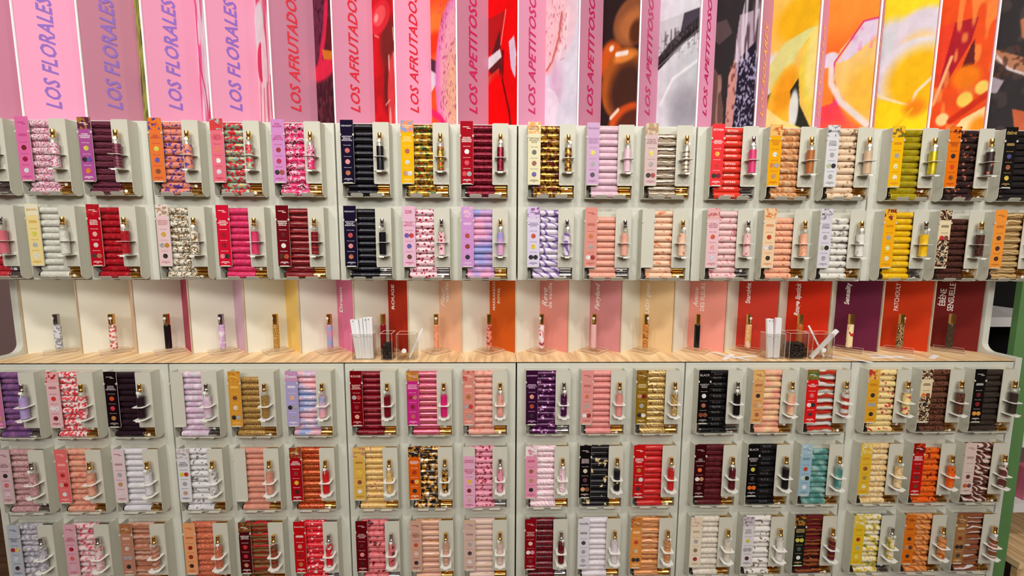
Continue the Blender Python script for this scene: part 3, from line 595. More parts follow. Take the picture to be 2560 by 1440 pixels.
# d = what sets the tubes apart; card rgb; text rgb; title; description; picture dots; patch (card head) rgb list; tube colours; pattern; scale; metal; cap; tubes in the stack
def sp(d, card, txt, title, desc, dots, patch, cols, pat='solid', sc=70, metal=0.0, cap=G, n=11, tester=None):
    return dict(d=d, card=card, txt=txt, title=title, desc=desc, dots=dots, patch=patch, cols=cols, pat=pat, sc=sc, metal=metal, cap=cap, n=n, tester=tester)
SPEC = [
 [  # top row above the niche
  sp('dusky mauve', (170, 110, 140), wt_, None, None, [[DR], [DR], [WT]], None, [(126, 92, 108), (150, 112, 128)], 'lace', 160, 0, S),
  sp('white and pink lace', (228, 112, 172), (186, 66, 128), None, None, [[DR], [(150, 20, 50)], [LB]], None, [(238, 222, 230), (206, 92, 130)], 'lace', 190),
  sp('plum with copper bands', (176, 84, 156), wt_, None, 'FLORAL\nPOLVOROSO\nPODEROSO', [[YG], [BK, VI], [OR]], [(96, 34, 66), (170, 120, 50)], [(96, 36, 76), (178, 108, 62), (116, 52, 92)], 'band', 26, .35),
  sp('salmon with violet flowers', (236, 122, 58), (186, 60, 60), None, 'FLORAL\nLUMINOSO\nDESLUMBRANTE', [[YG], [VI], [BR]], [(238, 126, 40), (92, 58, 142)], [(234, 146, 122), (98, 66, 152)], 'blotch', 62),
  sp('red, teal and gold flowered', (236, 116, 136), (186, 40, 70), None, 'FLORAL\nLUMINOSO\nREBELDE', [[(214, 120, 90)], [WT], [LB]], [(220, 60, 60), (150, 196, 196)], [(222, 52, 60), (140, 192, 180), (232, 196, 120)], 'blotch', 58, .25),
  sp('hot pink camouflage', (216, 146, 208), (176, 40, 110), 'Pink\nSUGAR', 'ALEGRE\nELEGANTE\nEMPOLVADO', [[(150, 40, 40)], [(176, 30, 70)], [BK, (150, 60, 40)]], None, [(228, 44, 112), (250, 194, 214), (98, 22, 44)], 'blotch', 56),
  sp('midnight blue gold-capped', (24, 16, 44), (206, 200, 214), 'MIDNIGHT', 'AFRUTADO\nSENSUAL\nIRRESISTIBLE', [[(190, 60, 60)], [(220, 130, 130)], [(176, 92, 50)]], None, [(13, 12, 22)], 'solid'),
  sp('landscape patterned gold', (246, 190, 16), (250, 226, 150), 'TOSCANA\nVITA', 'FLORAL\nALEGRE\nAPETITOSO', [[(150, 50, 24)], [(200, 204, 196)], [TN, LB]], [(224, 112, 44), (90, 130, 196)], [(214, 160, 50), (44, 84, 46), (224, 78, 40)], 'blotch', 52, .45),
  sp('garnet metallic', (172, 14, 32), wt_, None, 'GOLOSO\nDELICIOSO\nDIVERTIDO', [[WT], [(206, 40, 70)], [RD, GY]], None, [(126, 22, 44), (150, 44, 64)], 'lace', 90, .55),
  sp('gold with chestnut flowers', (238, 232, 194), (96, 76, 50), 'Vanille\nbourbon', 'APETITOSO\nEXQUISITO\nSOLAR', [[(70, 66, 66)], [(140, 70, 60)], [VI]], [(238, 150, 40), (244, 220, 150)], [(206, 158, 64), (74, 48, 26), (150, 62, 44)], 'blotch', 60, .5),
  sp('pearl pink', (216, 178, 216), (150, 104, 150), 'Fairyland', 'APETITOSO\nADICTIVO\nRADIANTE', [[YG], [GY], [(70, 66, 70)]], None, [(228, 190, 208), (236, 204, 218)], 'cloud', 60),
  sp('champagne and silver striped', (222, 194, 194), (150, 110, 110), None, 'ORIENTAL\nGLAMOUR\nIRRESISTIBLE', [[YG], [GY], [BK, (160, 60, 50)]], [(168, 128, 60), (206, 180, 150)], [(222, 204, 176), (238, 230, 234), (120, 100, 70)], 'band', 20, .45, G, 10),
  sp('scarlet silver-capped', (242, 60, 66), wt_, 'EXTASIA', 'AFRUTADO\nSORPRENDENTE\nEXALTANTE', [[(244, 170, 50)], [(206, 30, 30)], [BK, DR]], None, [(236, 64, 48)], 'solid', 70, 0, S, 11, (226, 62, 122)),
  sp('cream and copper veined', (246, 176, 22), (190, 92, 20), None, 'APETITOSO\nFLORAL\nSOLAR', [[WT], [(210, 130, 60), GY], [TN]], [(240, 190, 110), (214, 110, 30)], [(240, 196, 150), (188, 110, 60), (232, 160, 100)], 'stripe', 18, .15, G, 11, (182, 108, 50)),
  sp('ivory with brown sprigs', (226, 226, 232), (110, 110, 116), 'Monoï', 'FLORAL\nBLANCO\nSUPREMO', [[GY], [(180, 190, 150), BK], [GY]], [(226, 226, 232), (140, 140, 146)], [(246, 220, 190), (240, 212, 180), (150, 116, 90)], 'blotch', 50, 0, G, 11, (214, 184, 150)),
  sp('metallic lemon gold', (250, 192, 22), (206, 120, 20), None, None, [[GY], [(240, 226, 170)], [(244, 226, 190)]], [(250, 196, 40), (120, 110, 40)], [(206, 186, 24), (222, 204, 60)], 'cloud', 40, .5),
  sp('dark brown with terracotta blotches', (242, 122, 22), (150, 40, 14), None, 'AMADERADO\nINTENSO\nACTUAL', [[BK], [(222, 60, 20)], [(140, 70, 30)]], [(242, 122, 22), (80, 26, 16)], [(52, 36, 36), (60, 42, 44), (204, 116, 86)], 'blotch', 40),
  sp('matt ebony black', (28, 24, 26), (206, 170, 90), 'ÉBÈNE', None, [[(70, 70, 130)], [(170, 90, 50)], [(230, 190, 60)]], None, [(34, 31, 33), (44, 40, 42)], 'lace', 160),
 ],
 [  # second row above the niche
  sp('cherry red plum-capped', (190, 30, 50), wt_, None, None, [[DR], [DR], [WT]], None, [(186, 36, 48), (204, 70, 80)], 'cloud', 50, 0, S, 11, (212, 110, 124)),
  sp('milky white gold-capped', (242, 222, 152), (206, 160, 60), 'Jasmin', None, [[YG], [(170, 176, 176)], [WT]], [(244, 236, 196), (236, 236, 226)], [(228, 228, 218), (212, 212, 200)], 'cloud', 70),
  sp('crimson with heart embossing', (192, 10, 32), wt_, None, 'FLORAL\nBLANCO\nSENSUAL', [[(220, 160, 150)], [(206, 190, 180)], [(70, 40, 40), (176, 100, 70)]], [(180, 12, 30), (206, 40, 50)], [(172, 26, 38), (190, 44, 54)], 'spots', 60),
  sp('white with olive leaves', (236, 204, 208), (190, 120, 120), None, 'APETITOSO\nAFRUTADO\nEXQUISITO', [[(200, 160, 60)], [GY, (190, 130, 40)], [BK]], [(240, 220, 216), (176, 150, 110)], [(238, 232, 218), (122, 92, 44), (240, 236, 224)], 'blotch', 62),
  sp('rose pink plain', (216, 20, 52), wt_, None, 'FLORAL\nAFRUTADO\nALEGRE', [[(150, 10, 30)], [(140, 10, 34)], [(220, 120, 130), BK]], None, [(226, 66, 114), (214, 44, 96)], 'cloud', 60),
  sp('maroon with red sheen', (112, 10, 22), wt_, None, 'FEMENINO\nORIENTAL\nSENSUAL', [[(70, 10, 16)], [WT], [(60, 34, 30), (170, 70, 30)]], None, [(120, 24, 32), (72, 14, 20), (176, 54, 54)], 'band', 16),
  sp('midnight blue silver-capped', (24, 16, 44), (206, 200, 214), 'MIDNIGHT', 'AFRUTADO\nSENSUAL\nIRRESISTIBLE', [[(190, 60, 60)], [(220, 130, 130)], [(176, 92, 50)]], None, [(13, 12, 22)], 'solid', 70, 0, S),
  sp('pale pink with red lips', (238, 192, 218), (186, 40, 80), 'Rouge\nlipstick', 'AFRUTADO\nDULCE\nEMPOLVADO', [[VI, RD], [VI], [(90, 56, 40)]], None, [(246, 208, 218), (178, 34, 62)], 'spots', 75, 0, S),
  sp('pastel lilac and pink', (212, 152, 216), (240, 210, 236), None, None, [[(170, 60, 30)], [(140, 40, 30)], [BK]], [(206, 156, 220), (236, 180, 210)], [(156, 160, 222), (200, 160, 216), (242, 172, 206)], 'cloud', 24),
  sp('white with violet brushstrokes', (226, 216, 242), (96, 70, 140), None, 'NOSTALGIA\nMUST-BLANCO\nADICTIVO', [[(190, 70, 40)], [(226, 196, 50)], [BK, BK]], [(220, 200, 236), (150, 96, 160)], [(228, 218, 236), (226, 214, 234), (130, 100, 170)], 'stripe', 14, 0, S),
  sp('soft peach silver-capped', (232, 154, 142), (170, 70, 60), None, None, [[(206, 110, 60)], [GY], [WT, (150, 40, 40)]], None, [(240, 178, 158), (236, 166, 146)], 'cloud', 50, 0, S, 10),
  sp('peach with orange spots', None, dk_, None, None, [], None, [(246, 204, 174), (246, 204, 174), (226, 136, 88)], 'blotch', 44),
  sp('blush with roses', (240, 198, 206), (170, 80, 96), None, 'FLORAL\nAFRUTADO\nNATURAL', [[(206, 80, 50)], [(226, 150, 150)], [LB]], [(236, 180, 180), (206, 110, 110)], [(244, 206, 206), (244, 206, 206), (228, 126, 136)], 'blotch', 60, 0, S),
  sp('apricot with orange flames', (246, 212, 172), (206, 110, 60), None, None, [[(180, 60, 30)], [WT, GY], [(50, 36, 30)]], [(246, 206, 160), (226, 130, 70)], [(250, 194, 164), (236, 132, 76), (250, 194, 164)], 'stripe', 20, 0, G, 10),
  sp('chalk white grey-sprigged', (224, 218, 232), (110, 110, 116), 'Monoï', 'FLORAL\nBLANCO\nSUPREMO', [[GY], [(180, 190, 150), BK], [GY]], [(224, 218, 232), (140, 140, 146)], [(238, 236, 228), (234, 230, 222), (150, 146, 140)], 'blotch', 42, 0, G, 10),
  sp('canary yellow silver-capped', (252, 182, 22), (206, 120, 20), None, None, [[GY], [(240, 226, 170)], [(244, 226, 190)]], [(250, 190, 40), (140, 60, 40)], [(246, 200, 26), (240, 186, 16), (246, 206, 60)], 'cloud', 60, 0, S),
  sp('leopard print in the upper row', (240, 222, 182), (70, 36, 26), None, None, [[RD, (120, 60, 40)], [BK], [BK]], 'leopard', [(60, 30, 28), (108, 66, 54), (60, 30, 28)], 'cells', 110, 0, G, 10),
  sp('tan wood-grained', (252, 158, 62), (180, 90, 30), None, None, [[(90, 50, 30)], [(60, 34, 24)], [(60, 34, 24)]], None, [(206, 172, 116), (126, 86, 46), (220, 190, 140)], 'band', 12),
 ],
 [  # first row below the worktop
  sp('violet shimmer', (204, 114, 164), (240, 210, 226), None, None, [[(206, 90, 90)], [(206, 150, 130)], [BK, TN]], None, [(112, 76, 132), (128, 84, 138), (150, 100, 142)], 'cloud', 60, 0, S, 11, (180, 160, 214)),
  sp('white with red blooms', (236, 190, 196), (150, 20, 30), None, None, [[(210, 40, 40)], [WT, WT], [DR]], [(240, 180, 180), (206, 40, 50)], [(246, 224, 224), (226, 44, 54), (240, 120, 130)], 'blotch', 64),
  sp('aubergine black', (24, 10, 16), (206, 190, 190), None, 'FLORAL\nSENSUAL\nMISTERIOSO', [[(206, 70, 30)], [(196, 40, 60)], [(176, 120, 60)]], None, [(36, 20, 30), (48, 28, 40)], 'lace', 120),
  sp('white lilac with black stoppers', None, dk_, None, None, [], None, [(234, 222, 234), (222, 178, 212), (214, 210, 216)], 'cloud', 50, 0, S),
  sp('old gold floral', (216, 152, 52), (240, 200, 110), None, None, [[(110, 60, 40)], [(220, 206, 190)], [BK, GY]], [(220, 160, 60), (196, 120, 30)], [(208, 168, 98), (140, 100, 48)], 'cells', 110, .35, G, 10),
  sp('pink and blue clouds', (174, 162, 214), wt_, 'Dream', None, [[(226, 170, 120)], [BK, GY], [GY]], [(206, 150, 190), (190, 170, 214)], [(242, 172, 182), (214, 176, 200), (150, 166, 212)], 'cloud', 28),
  sp('ruby red', (122, 0, 12), (250, 200, 190), 'ROUGE', 'GLAMOUR\nSENSUAL\nELEGANTE', [[GY, RD], [(150, 20, 40)], [(220, 160, 130)]], None, [(128, 10, 28), (110, 6, 22)], 'cloud', 60),
  sp('magenta and gold', (204, 42, 134), (250, 190, 220), None, 'DIVERTIDO\nDELICIOSO\nIRRESISTIBLE', [[(150, 20, 40), (200, 120, 110)], [(130, 20, 40)], [(200, 90, 80)]], [(196, 120, 60), (206, 160, 60)], [(228, 106, 156), (228, 174, 76), (206, 60, 120)], 'band', 24, .4, G, 11, (226, 30, 120)),
  sp('peach pink scalloped', (226, 142, 128), (250, 214, 200), None, None, [[(160, 110, 50)], [GY, RD], [GY]], [(226, 142, 128), (200, 90, 80)], [(238, 170, 154), (228, 144, 130)], 'spots', 44),
  sp('shiny purple', (54, 14, 50), (220, 180, 220), 'LE PARFUM', 'FEMENINO\nMAGNÉTICO\nSENSUAL', [[(226, 150, 130)], [(160, 60, 40)], [BK]], None, [(70, 20, 66), (96, 28, 90), (226, 176, 224)], 'blotch', 46, .2, S),  # pale lilac is the gloss highlight, painted in as blotches
  sp('plain salmon', (232, 154, 148), (170, 80, 80), None, None, [[(206, 110, 80)], [GY], [WT, (150, 40, 40)]], None, [(236, 154, 148), (230, 142, 138)], 'cloud', 60),
  sp('gold swirl', (142, 106, 22), (240, 220, 160), None, 'FEMENINO\nAMADERADO\nELEGANTE', [[TN, DR], [GY], [BK, WT]], [(150, 110, 40), (110, 76, 20)], [(220, 184, 110), (146, 92, 40), (236, 210, 150)], 'stripe', 16, .35),
  sp('jet black silver-capped', (14, 12, 12), (190, 180, 180), 'BLACK', 'AROMÁTICO\nSENSUAL\nFAMILIA', [[WT], [(170, 90, 70)], [(130, 50, 30), BR]], None, [(16, 15, 16)], 'solid', 70, 0, S),
  sp('cream fading to peach', (228, 168, 104), (150, 84, 40), None, None, [[(50, 36, 30)], [TN, (220, 180, 140)], [(170, 90, 50)]], [(236, 190, 120), (220, 160, 90)], [(246, 214, 166), (244, 186, 150), (240, 164, 144)], 'cloud', 30),
  sp('mixed copper, white and green', (226, 28, 28), wt_, None, 'LUNE\nDESLUMBRANTE\nGANADOR', [[(226, 110, 100)], [WT, BK], [(80, 40, 50)]], [(130, 120, 50), (70, 110, 60)], [(236, 234, 232), (176, 112, 62), (206, 52, 44)], 'band', 9, .2),
  sp('cream yellow with red buds', (232, 168, 42), (190, 110, 20), None, None, [[BK], [GY, GY], [BK]], [(240, 190, 90), (200, 60, 50)], [(246, 222, 154), (246, 222, 154), (204, 60, 76)], 'blotch', 44),
  sp('leopard print under the worktop', (240, 222, 182), (70, 36, 26), None, None, [[OR, (120, 60, 40)], [BK], [(60, 40, 30)]], 'leopard', [(56, 28, 24), (150, 96, 70), (56, 28, 24)], 'cells', 110),
  sp('charcoal brown', (22, 18, 18), (220, 214, 206), None, None, [[(110, 20, 30)], [(140, 20, 30)], [(226, 150, 60), (226, 150, 60)]], None, [(54, 45, 40), (64, 54, 48)], 'lace', 120),
 ],
 [  # second row below the worktop
  sp('dusty rose', (218, 184, 192), (130, 70, 80), None, 'FLORAL\nALMIZCLADO\nELEGANTE', [[BK], [(206, 90, 90)], [(220, 200, 204)]], None, [(192, 144, 148), (214, 176, 176), (170, 110, 116)], 'blotch', 70, 0, S),
  sp('peach and coral petalled', (236, 112, 112), (250, 200, 190), None, None, [[(170, 30, 30)], [(220, 170, 160), (170, 20, 30)], [WT]], None, [(232, 170, 142), (230, 150, 128), (224, 118, 114)], 'blotch', 50),
  sp('plain snow white', (232, 208, 214), (150, 90, 100), None, None, [[GY], [(180, 140, 90)], [(226, 206, 210)]], None, [(228, 226, 232), (220, 216, 224)], 'cloud', 60),
  sp('white with grey flowers', (228, 228, 234), (60, 56, 60), None, 'FLORAL\nLUMINOSO\nELEGANTE', [[YG, RD], [GY], [(190, 150, 130)]], [(228, 226, 230), (206, 190, 190)], [(228, 225, 228), (228, 225, 228), (126, 126, 130)], 'blotch', 60),
  sp('terracotta pink', None, dk_, None, None, [], None, [(218, 144, 124), (226, 158, 138)], 'cloud', 60),
  sp('red and gold brocade', (172, 10, 22), wt_, None, 'FLORAL\nAFRUTADO\nMAJESTUOSO', [[(140, 40, 40)], [(230, 180, 40)], [(50, 20, 20)]], [(150, 60, 40), (180, 130, 50)], [(194, 34, 34), (204, 136, 46), (150, 20, 20)], 'cells', 90, .3, G, 11, (214, 30, 30)),
  sp('gold cream with pink blossom', (228, 182, 84), (150, 96, 30), 'Frangipane', None, [[(236, 190, 60)], [(140, 60, 50)], [WT]], [(232, 190, 100), (200, 130, 110)], [(228, 184, 100), (236, 204, 140), (206, 128, 96)], 'blotch', 60, .1),
  sp('black, gold and white butterflies', (226, 96, 12), wt_, None, 'AROMÁTICO\nDESLUMBRANTE\nESPECIADO', [[(160, 30, 20)], [DR, (236, 190, 80)], [BK]], [(40, 30, 26), (200, 140, 50)], [(48, 38, 34), (216, 152, 46), (222, 222, 226)], 'blotch', 50, .25),
  sp('pink with strawberries', (236, 178, 208), (170, 30, 70), 'Charlotte\naux fraises', 'APETITOSO\nAFRUTADO\nALEGRE', [[(236, 190, 60)], [(120, 24, 40)], [(206, 160, 160)]], None, [(238, 156, 180), (166, 44, 66)], 'spots', 70, 0, S),
  sp('white and pink waves', (238, 156, 186), (190, 60, 100), None, None, [[(150, 90, 50)], [TN], [BK]], [(250, 236, 240), (236, 150, 180)], [(246, 220, 230), (236, 158, 180), (250, 236, 240)], 'stripe', 14),
  sp('black with cream ends', (16, 12, 14), (226, 200, 196), None, 'SENSUAL\nMISTERIO\nESENCIAL', [[(206, 196, 160)], [(90, 40, 60)], [(206, 150, 100), BR]], None, [(24, 22, 28), (24, 22, 28), (222, 198, 146)], 'blotch', 24),
  sp('poppy red', (202, 20, 22), wt_, None, 'ORIENTAL\nADICTIVO\nDESEO', [[(176, 120, 50)], [(140, 50, 40), WT], [(60, 30, 40)]], None, [(208, 42, 42), (196, 32, 34)], 'cloud', 60),
  sp('oxblood', (58, 8, 14), (206, 180, 176), None, 'AMBRÉ\nGLOBAL\nDESLUMBRANTE', [[(226, 100, 50)], [WT, TN], [(70, 40, 46)]], None, [(86, 20, 28), (100, 34, 42)], 'lace', 110),
  sp('jet black gold-capped', (14, 12, 14), (190, 180, 180), 'BLACK', 'AROMÁTICO\nPODEROSO\nSENSUAL', [[(206, 190, 60)], [(50, 40, 44)], [(232, 100, 20), (232, 100, 20)]], None, [(20, 19, 22)], 'solid'),
  sp('teal', (158, 192, 212), (90, 110, 124), None, None, [[(180, 60, 40)], [(190, 206, 190), BK], [WT]], [(170, 200, 216), (200, 216, 220)], [(78, 134, 128), (92, 150, 142), (150, 186, 180)], 'cloud', 40, 0, G, 10),
  sp('cream sprinkled with gold', (232, 188, 52), (200, 130, 30), None, None, [[(140, 70, 30)], [(170, 140, 70)], [(244, 226, 170)]], [(240, 206, 90), (244, 240, 220)], [(246, 224, 182), (232, 190, 120)], 'lace', 90),
  sp('flame orange', (192, 20, 22), wt_, None, 'ORIENTAL\nSENSUAL\nPODEROSO', [[(110, 30, 24)], [(60, 50, 50)], [(110, 60, 30)]], [(130, 20, 20), (220, 70, 20)], [(242, 94, 24), (236, 120, 40), (156, 28, 20)], 'blotch', 44, 0, G, 10),
  sp('brown with cream ribbons', (228, 204, 194), (150, 110, 100), None, None, [[(210, 200, 180)], [(90, 50, 40)], [(200, 90, 40), (90, 56, 50)]], None, [(98, 52, 48), (110, 62, 56), (228, 208, 194)], 'stripe', 13),
 ],
 [  # bottom row below the worktop
  sp('white and grey lace', (188, 194, 208), (80, 76, 96), None, 'ALMIZCLADO\nFLORAL\nINTENSO', [[(160, 30, 30), (230, 190, 100)], [(206, 208, 220)], [(60, 40, 44)]], None, [(208, 204, 214), (160, 156, 170)], 'lace', 90, 0, S),
  sp('white with pink roses', (228, 172, 188), (170, 60, 80), None, 'FLORAL\nLUMINOSO\nROMÁNTICO', [[(170, 20, 30)], [(220, 90, 90)], [(220, 180, 190)]], None, [(236, 214, 216), (226, 150, 160), (204, 66, 86)], 'blotch', 56, 0, S),
  sp('rose copper', (192, 132, 108), (236, 210, 190), None, None, [[(200, 190, 180)], [GY, GY], [BK]], [(170, 110, 70), (190, 130, 80)], [(194, 124, 94), (214, 156, 130), (226, 180, 164)], 'band', 16, .2),
  sp('terracotta lace', (242, 168, 114), (180, 84, 44), None, None, [[(150, 30, 24)], [(150, 30, 24)], [(60, 20, 20)]], None, [(228, 134, 98), (168, 66, 54)], 'cells', 100),
  sp('dark green, red and bronze', (80, 10, 16), wt_, None, 'ALMIZCLADO\nELEGANTE\nAFRUTADO', [[(190, 40, 40)], [(170, 30, 60)], [(190, 130, 90)]], [(110, 60, 30), (150, 100, 50)], [(146, 106, 64), (62, 62, 34), (192, 34, 34)], 'band', 18, .25),
  sp('red with white lilies', (202, 16, 22), wt_, 'Sweet Kiss', None, [[(220, 140, 130)], [(140, 10, 20)], [(190, 110, 70)]], None, [(222, 34, 48), (222, 34, 48), (246, 224, 228)], 'blotch', 46, 0, S),
  sp('coral with black leaves', (102, 6, 16), (230, 190, 190), None, 'FLORAL\nAFRUTADO\nALEGRE', [[(70, 10, 14)], [(220, 150, 140)], [(50, 10, 12)]], None, [(232, 126, 130), (224, 100, 108), (74, 22, 28)], 'blotch', 48, 0, S),
  sp('rose beige with gilding', (216, 168, 148), (110, 66, 50), None, 'FLORAL\nLUMINOSO\nFUERTE', [[(190, 70, 40)], [(220, 200, 190)], [BK]], None, [(222, 168, 148), (206, 150, 84), (232, 190, 176)], 'band', 14, .1),
  sp('pearly pink and pale gold', (222, 188, 174), (150, 110, 110), None, None, [[GY], [(60, 50, 60)], [(226, 210, 226)]], [(220, 186, 160), (206, 170, 190)], [(228, 194, 184), (218, 194, 146), (234, 206, 204)], 'band', 12),
  sp('dark red animal print', (142, 10, 22), (230, 180, 180), None, 'ORIENTAL\nFLORAL\nAFRODITA', [[(220, 190, 180)], [WT, PK], [(120, 30, 40)]], None, [(62, 10, 18), (156, 24, 44), (62, 10, 18)], 'cells', 95, 0, S),
  sp('pale vanilla white', (232, 228, 238), (80, 70, 80), 'Vanille', None, [[(60, 54, 56)], [GY], [(170, 170, 176)]], None, [(228, 218, 228), (236, 228, 234)], 'cloud', 60),
  sp('orange amber banded', (232, 148, 68), (250, 220, 180), None, None, [[(190, 60, 30)], [(206, 190, 160)], [BK, (40, 30, 26)]], [(206, 130, 60), (180, 100, 40)], [(228, 156, 96), (176, 98, 58), (236, 180, 130)], 'band', 14, .15),
  sp('ivory embossed', (242, 228, 204), (170, 140, 100), None, None, [[GY], [(140, 120, 90)], [(150, 30, 30)]], [(240, 220, 200), (226, 190, 160)], [(232, 224, 212), (222, 210, 192)], 'lace', 80),
  sp('white with black ferns', (230, 226, 230), (110, 96, 110), None, 'FLORAL\nSOLAR\nSENSUAL', [[YG], [GY, GY], [(70, 40, 44)]], [(206, 196, 206), (150, 130, 140)], [(236, 231, 226), (236, 231, 226), (116, 98, 88)], 'blotch', 50),
  sp('wine, copper and black', (26, 32, 26), (220, 190, 120), None, 'PODEROSO\nAUDACIOSO\nSEDUCTOR', [[YG, YG], [(70, 80, 70)], [WT]], [(60, 44, 20), (180, 110, 40)], [(112, 32, 38), (32, 30, 30), (166, 88, 46)], 'band', 13, .2),
  sp('white with lemon leaves', (236, 198, 44), (190, 150, 30), None, None, [[(180, 40, 30)], [(170, 180, 150)], [(246, 220, 120)]], [(240, 210, 80), (244, 240, 210)], [(242, 234, 208), (228, 194, 68), (130, 150, 80)], 'blotch', 40, 0, S),
  sp('amber with brown tendrils', (232, 122, 28), (150, 60, 16), None, None, [[(60, 30, 24)], [TN, (90, 50, 30)], [(70, 40, 24)]], [(220, 120, 40), (190, 90, 20)], [(232, 156, 98), (240, 170, 80), (190, 94, 46)], 'stripe', 15),
  sp('copper alternating with white', (168, 118, 68), (236, 214, 180), None, None, [[(140, 40, 30)], [BK, BK], [(60, 50, 46)]], [(140, 90, 50), (180, 130, 80)], [(172, 104, 70), (236, 236, 240), (150, 84, 54)], 'band', 6, .2),
 ],
]
ROW_Z = [1.7165-D_H, 1.4735-D_H+0.0005, 0.9806-D_H, 0.7357-D_H, 0.4895-D_H]
ROW_NAME = ['top row', 'second row over the niche', 'row just under the worktop', 'middle row under the worktop', 'bottom row']
ROW_GROUP = ['dispensers of the top row', 'dispensers of the row over the niche', 'dispensers of the row under the worktop', 'dispensers of the middle lower row', 'dispensers of the bottom row']
COLOUR_WORDS = None
CAPM = {G: M_GOLD, S: M_SILVER}
def col_x(c): return (c//3 - 3)*MOD + 0.0285 + (c % 3)*0.1720
def cam_px(p):
    d = Vector(p) - Vector((-0.0455, -1.2927, 1.3748)); w = d.dot(fwd)
    return 1280 + F*d.dot(r2)/w, 720 - F*d.dot(u2)/w
DY = 0.0187
def tube_pos(r, c, i):
    return (col_x(c)+0.0122, -0.0212 if i % 2 == 0 else -0.0164, ROW_Z[r]+0.0158+i*DY)

# which tubes stand for themselves: the ones that show largest, about three hundred
cand = []
for r in range(5):
    for c in range(18):
        s = SPEC[r][c]
        for i in range(s['n']):
            p = tube_pos(r, c, i)
            a = cam_px((p[0], p[1], p[2])); b = cam_px((p[0]+0.1225, p[1], p[2]))
            if a[1] > 1436 or b[0] < 10 or a[0] > 2550: continue
            if i > 1:      # only the stretch between the two front plates shows
                a = cam_px((col_x(c)+0.0375, p[1], p[2])); b = cam_px((col_x(c)+0.0925, p[1], p[2]))
            wdt = min(b[0], 2560) - max(a[0], 0)
            if wdt > 0: cand.append((-wdt, r, c, i))
cand.sort()
OWN = set((r, c, i) for _, r, c, i in cand[:300])

TUBE_TEXT = {(0, 6): ('MIDNIGHT', (86, 84, 96)), (1, 6): ('MIDNIGHT', (86, 84, 96)), (0, 12): ('EXTASIA', (250, 236, 232)), (2, 6): ('ROUGE', (196, 70, 80)), (2, 12): ('BLACK', (84, 82, 84)), (3, 13): ('BLACK', (70, 68, 72)), (2, 5): ('Dream', (246, 236, 240))}
def wrap_text(word, roll_ang):
    """lettering laid on the tube's surface, tube axis = x"""
    me, w, h = text_mesh(word, bold=0.015)
    k = min(0.044/w, 0.0062/h)
    m2 = me.copy(); co = np.empty(len(me.vertices)*3); me.vertices.foreach_get('co', co); co = co.reshape(-1, 3)*k
    R = R_T+0.00025; a = co[:, 1]/R + roll_ang
    m2.vertices.foreach_set('co', np.stack([co[:, 0]+0.052, -R*np.cos(a), R*np.sin(a)], 1).ravel()); m2.update()
    return m2
WRAPS = {}
ORD = ['lowest', 'second lowest', 'third lowest', 'fourth lowest', 'fifth lowest', 'sixth lowest', 'seventh lowest', 'eighth lowest', 'ninth lowest', 'tenth lowest', 'eleventh and topmost']
stuff = []
ROLLS = (0.15, -0.1, 0.5, 0.3, 0.55)
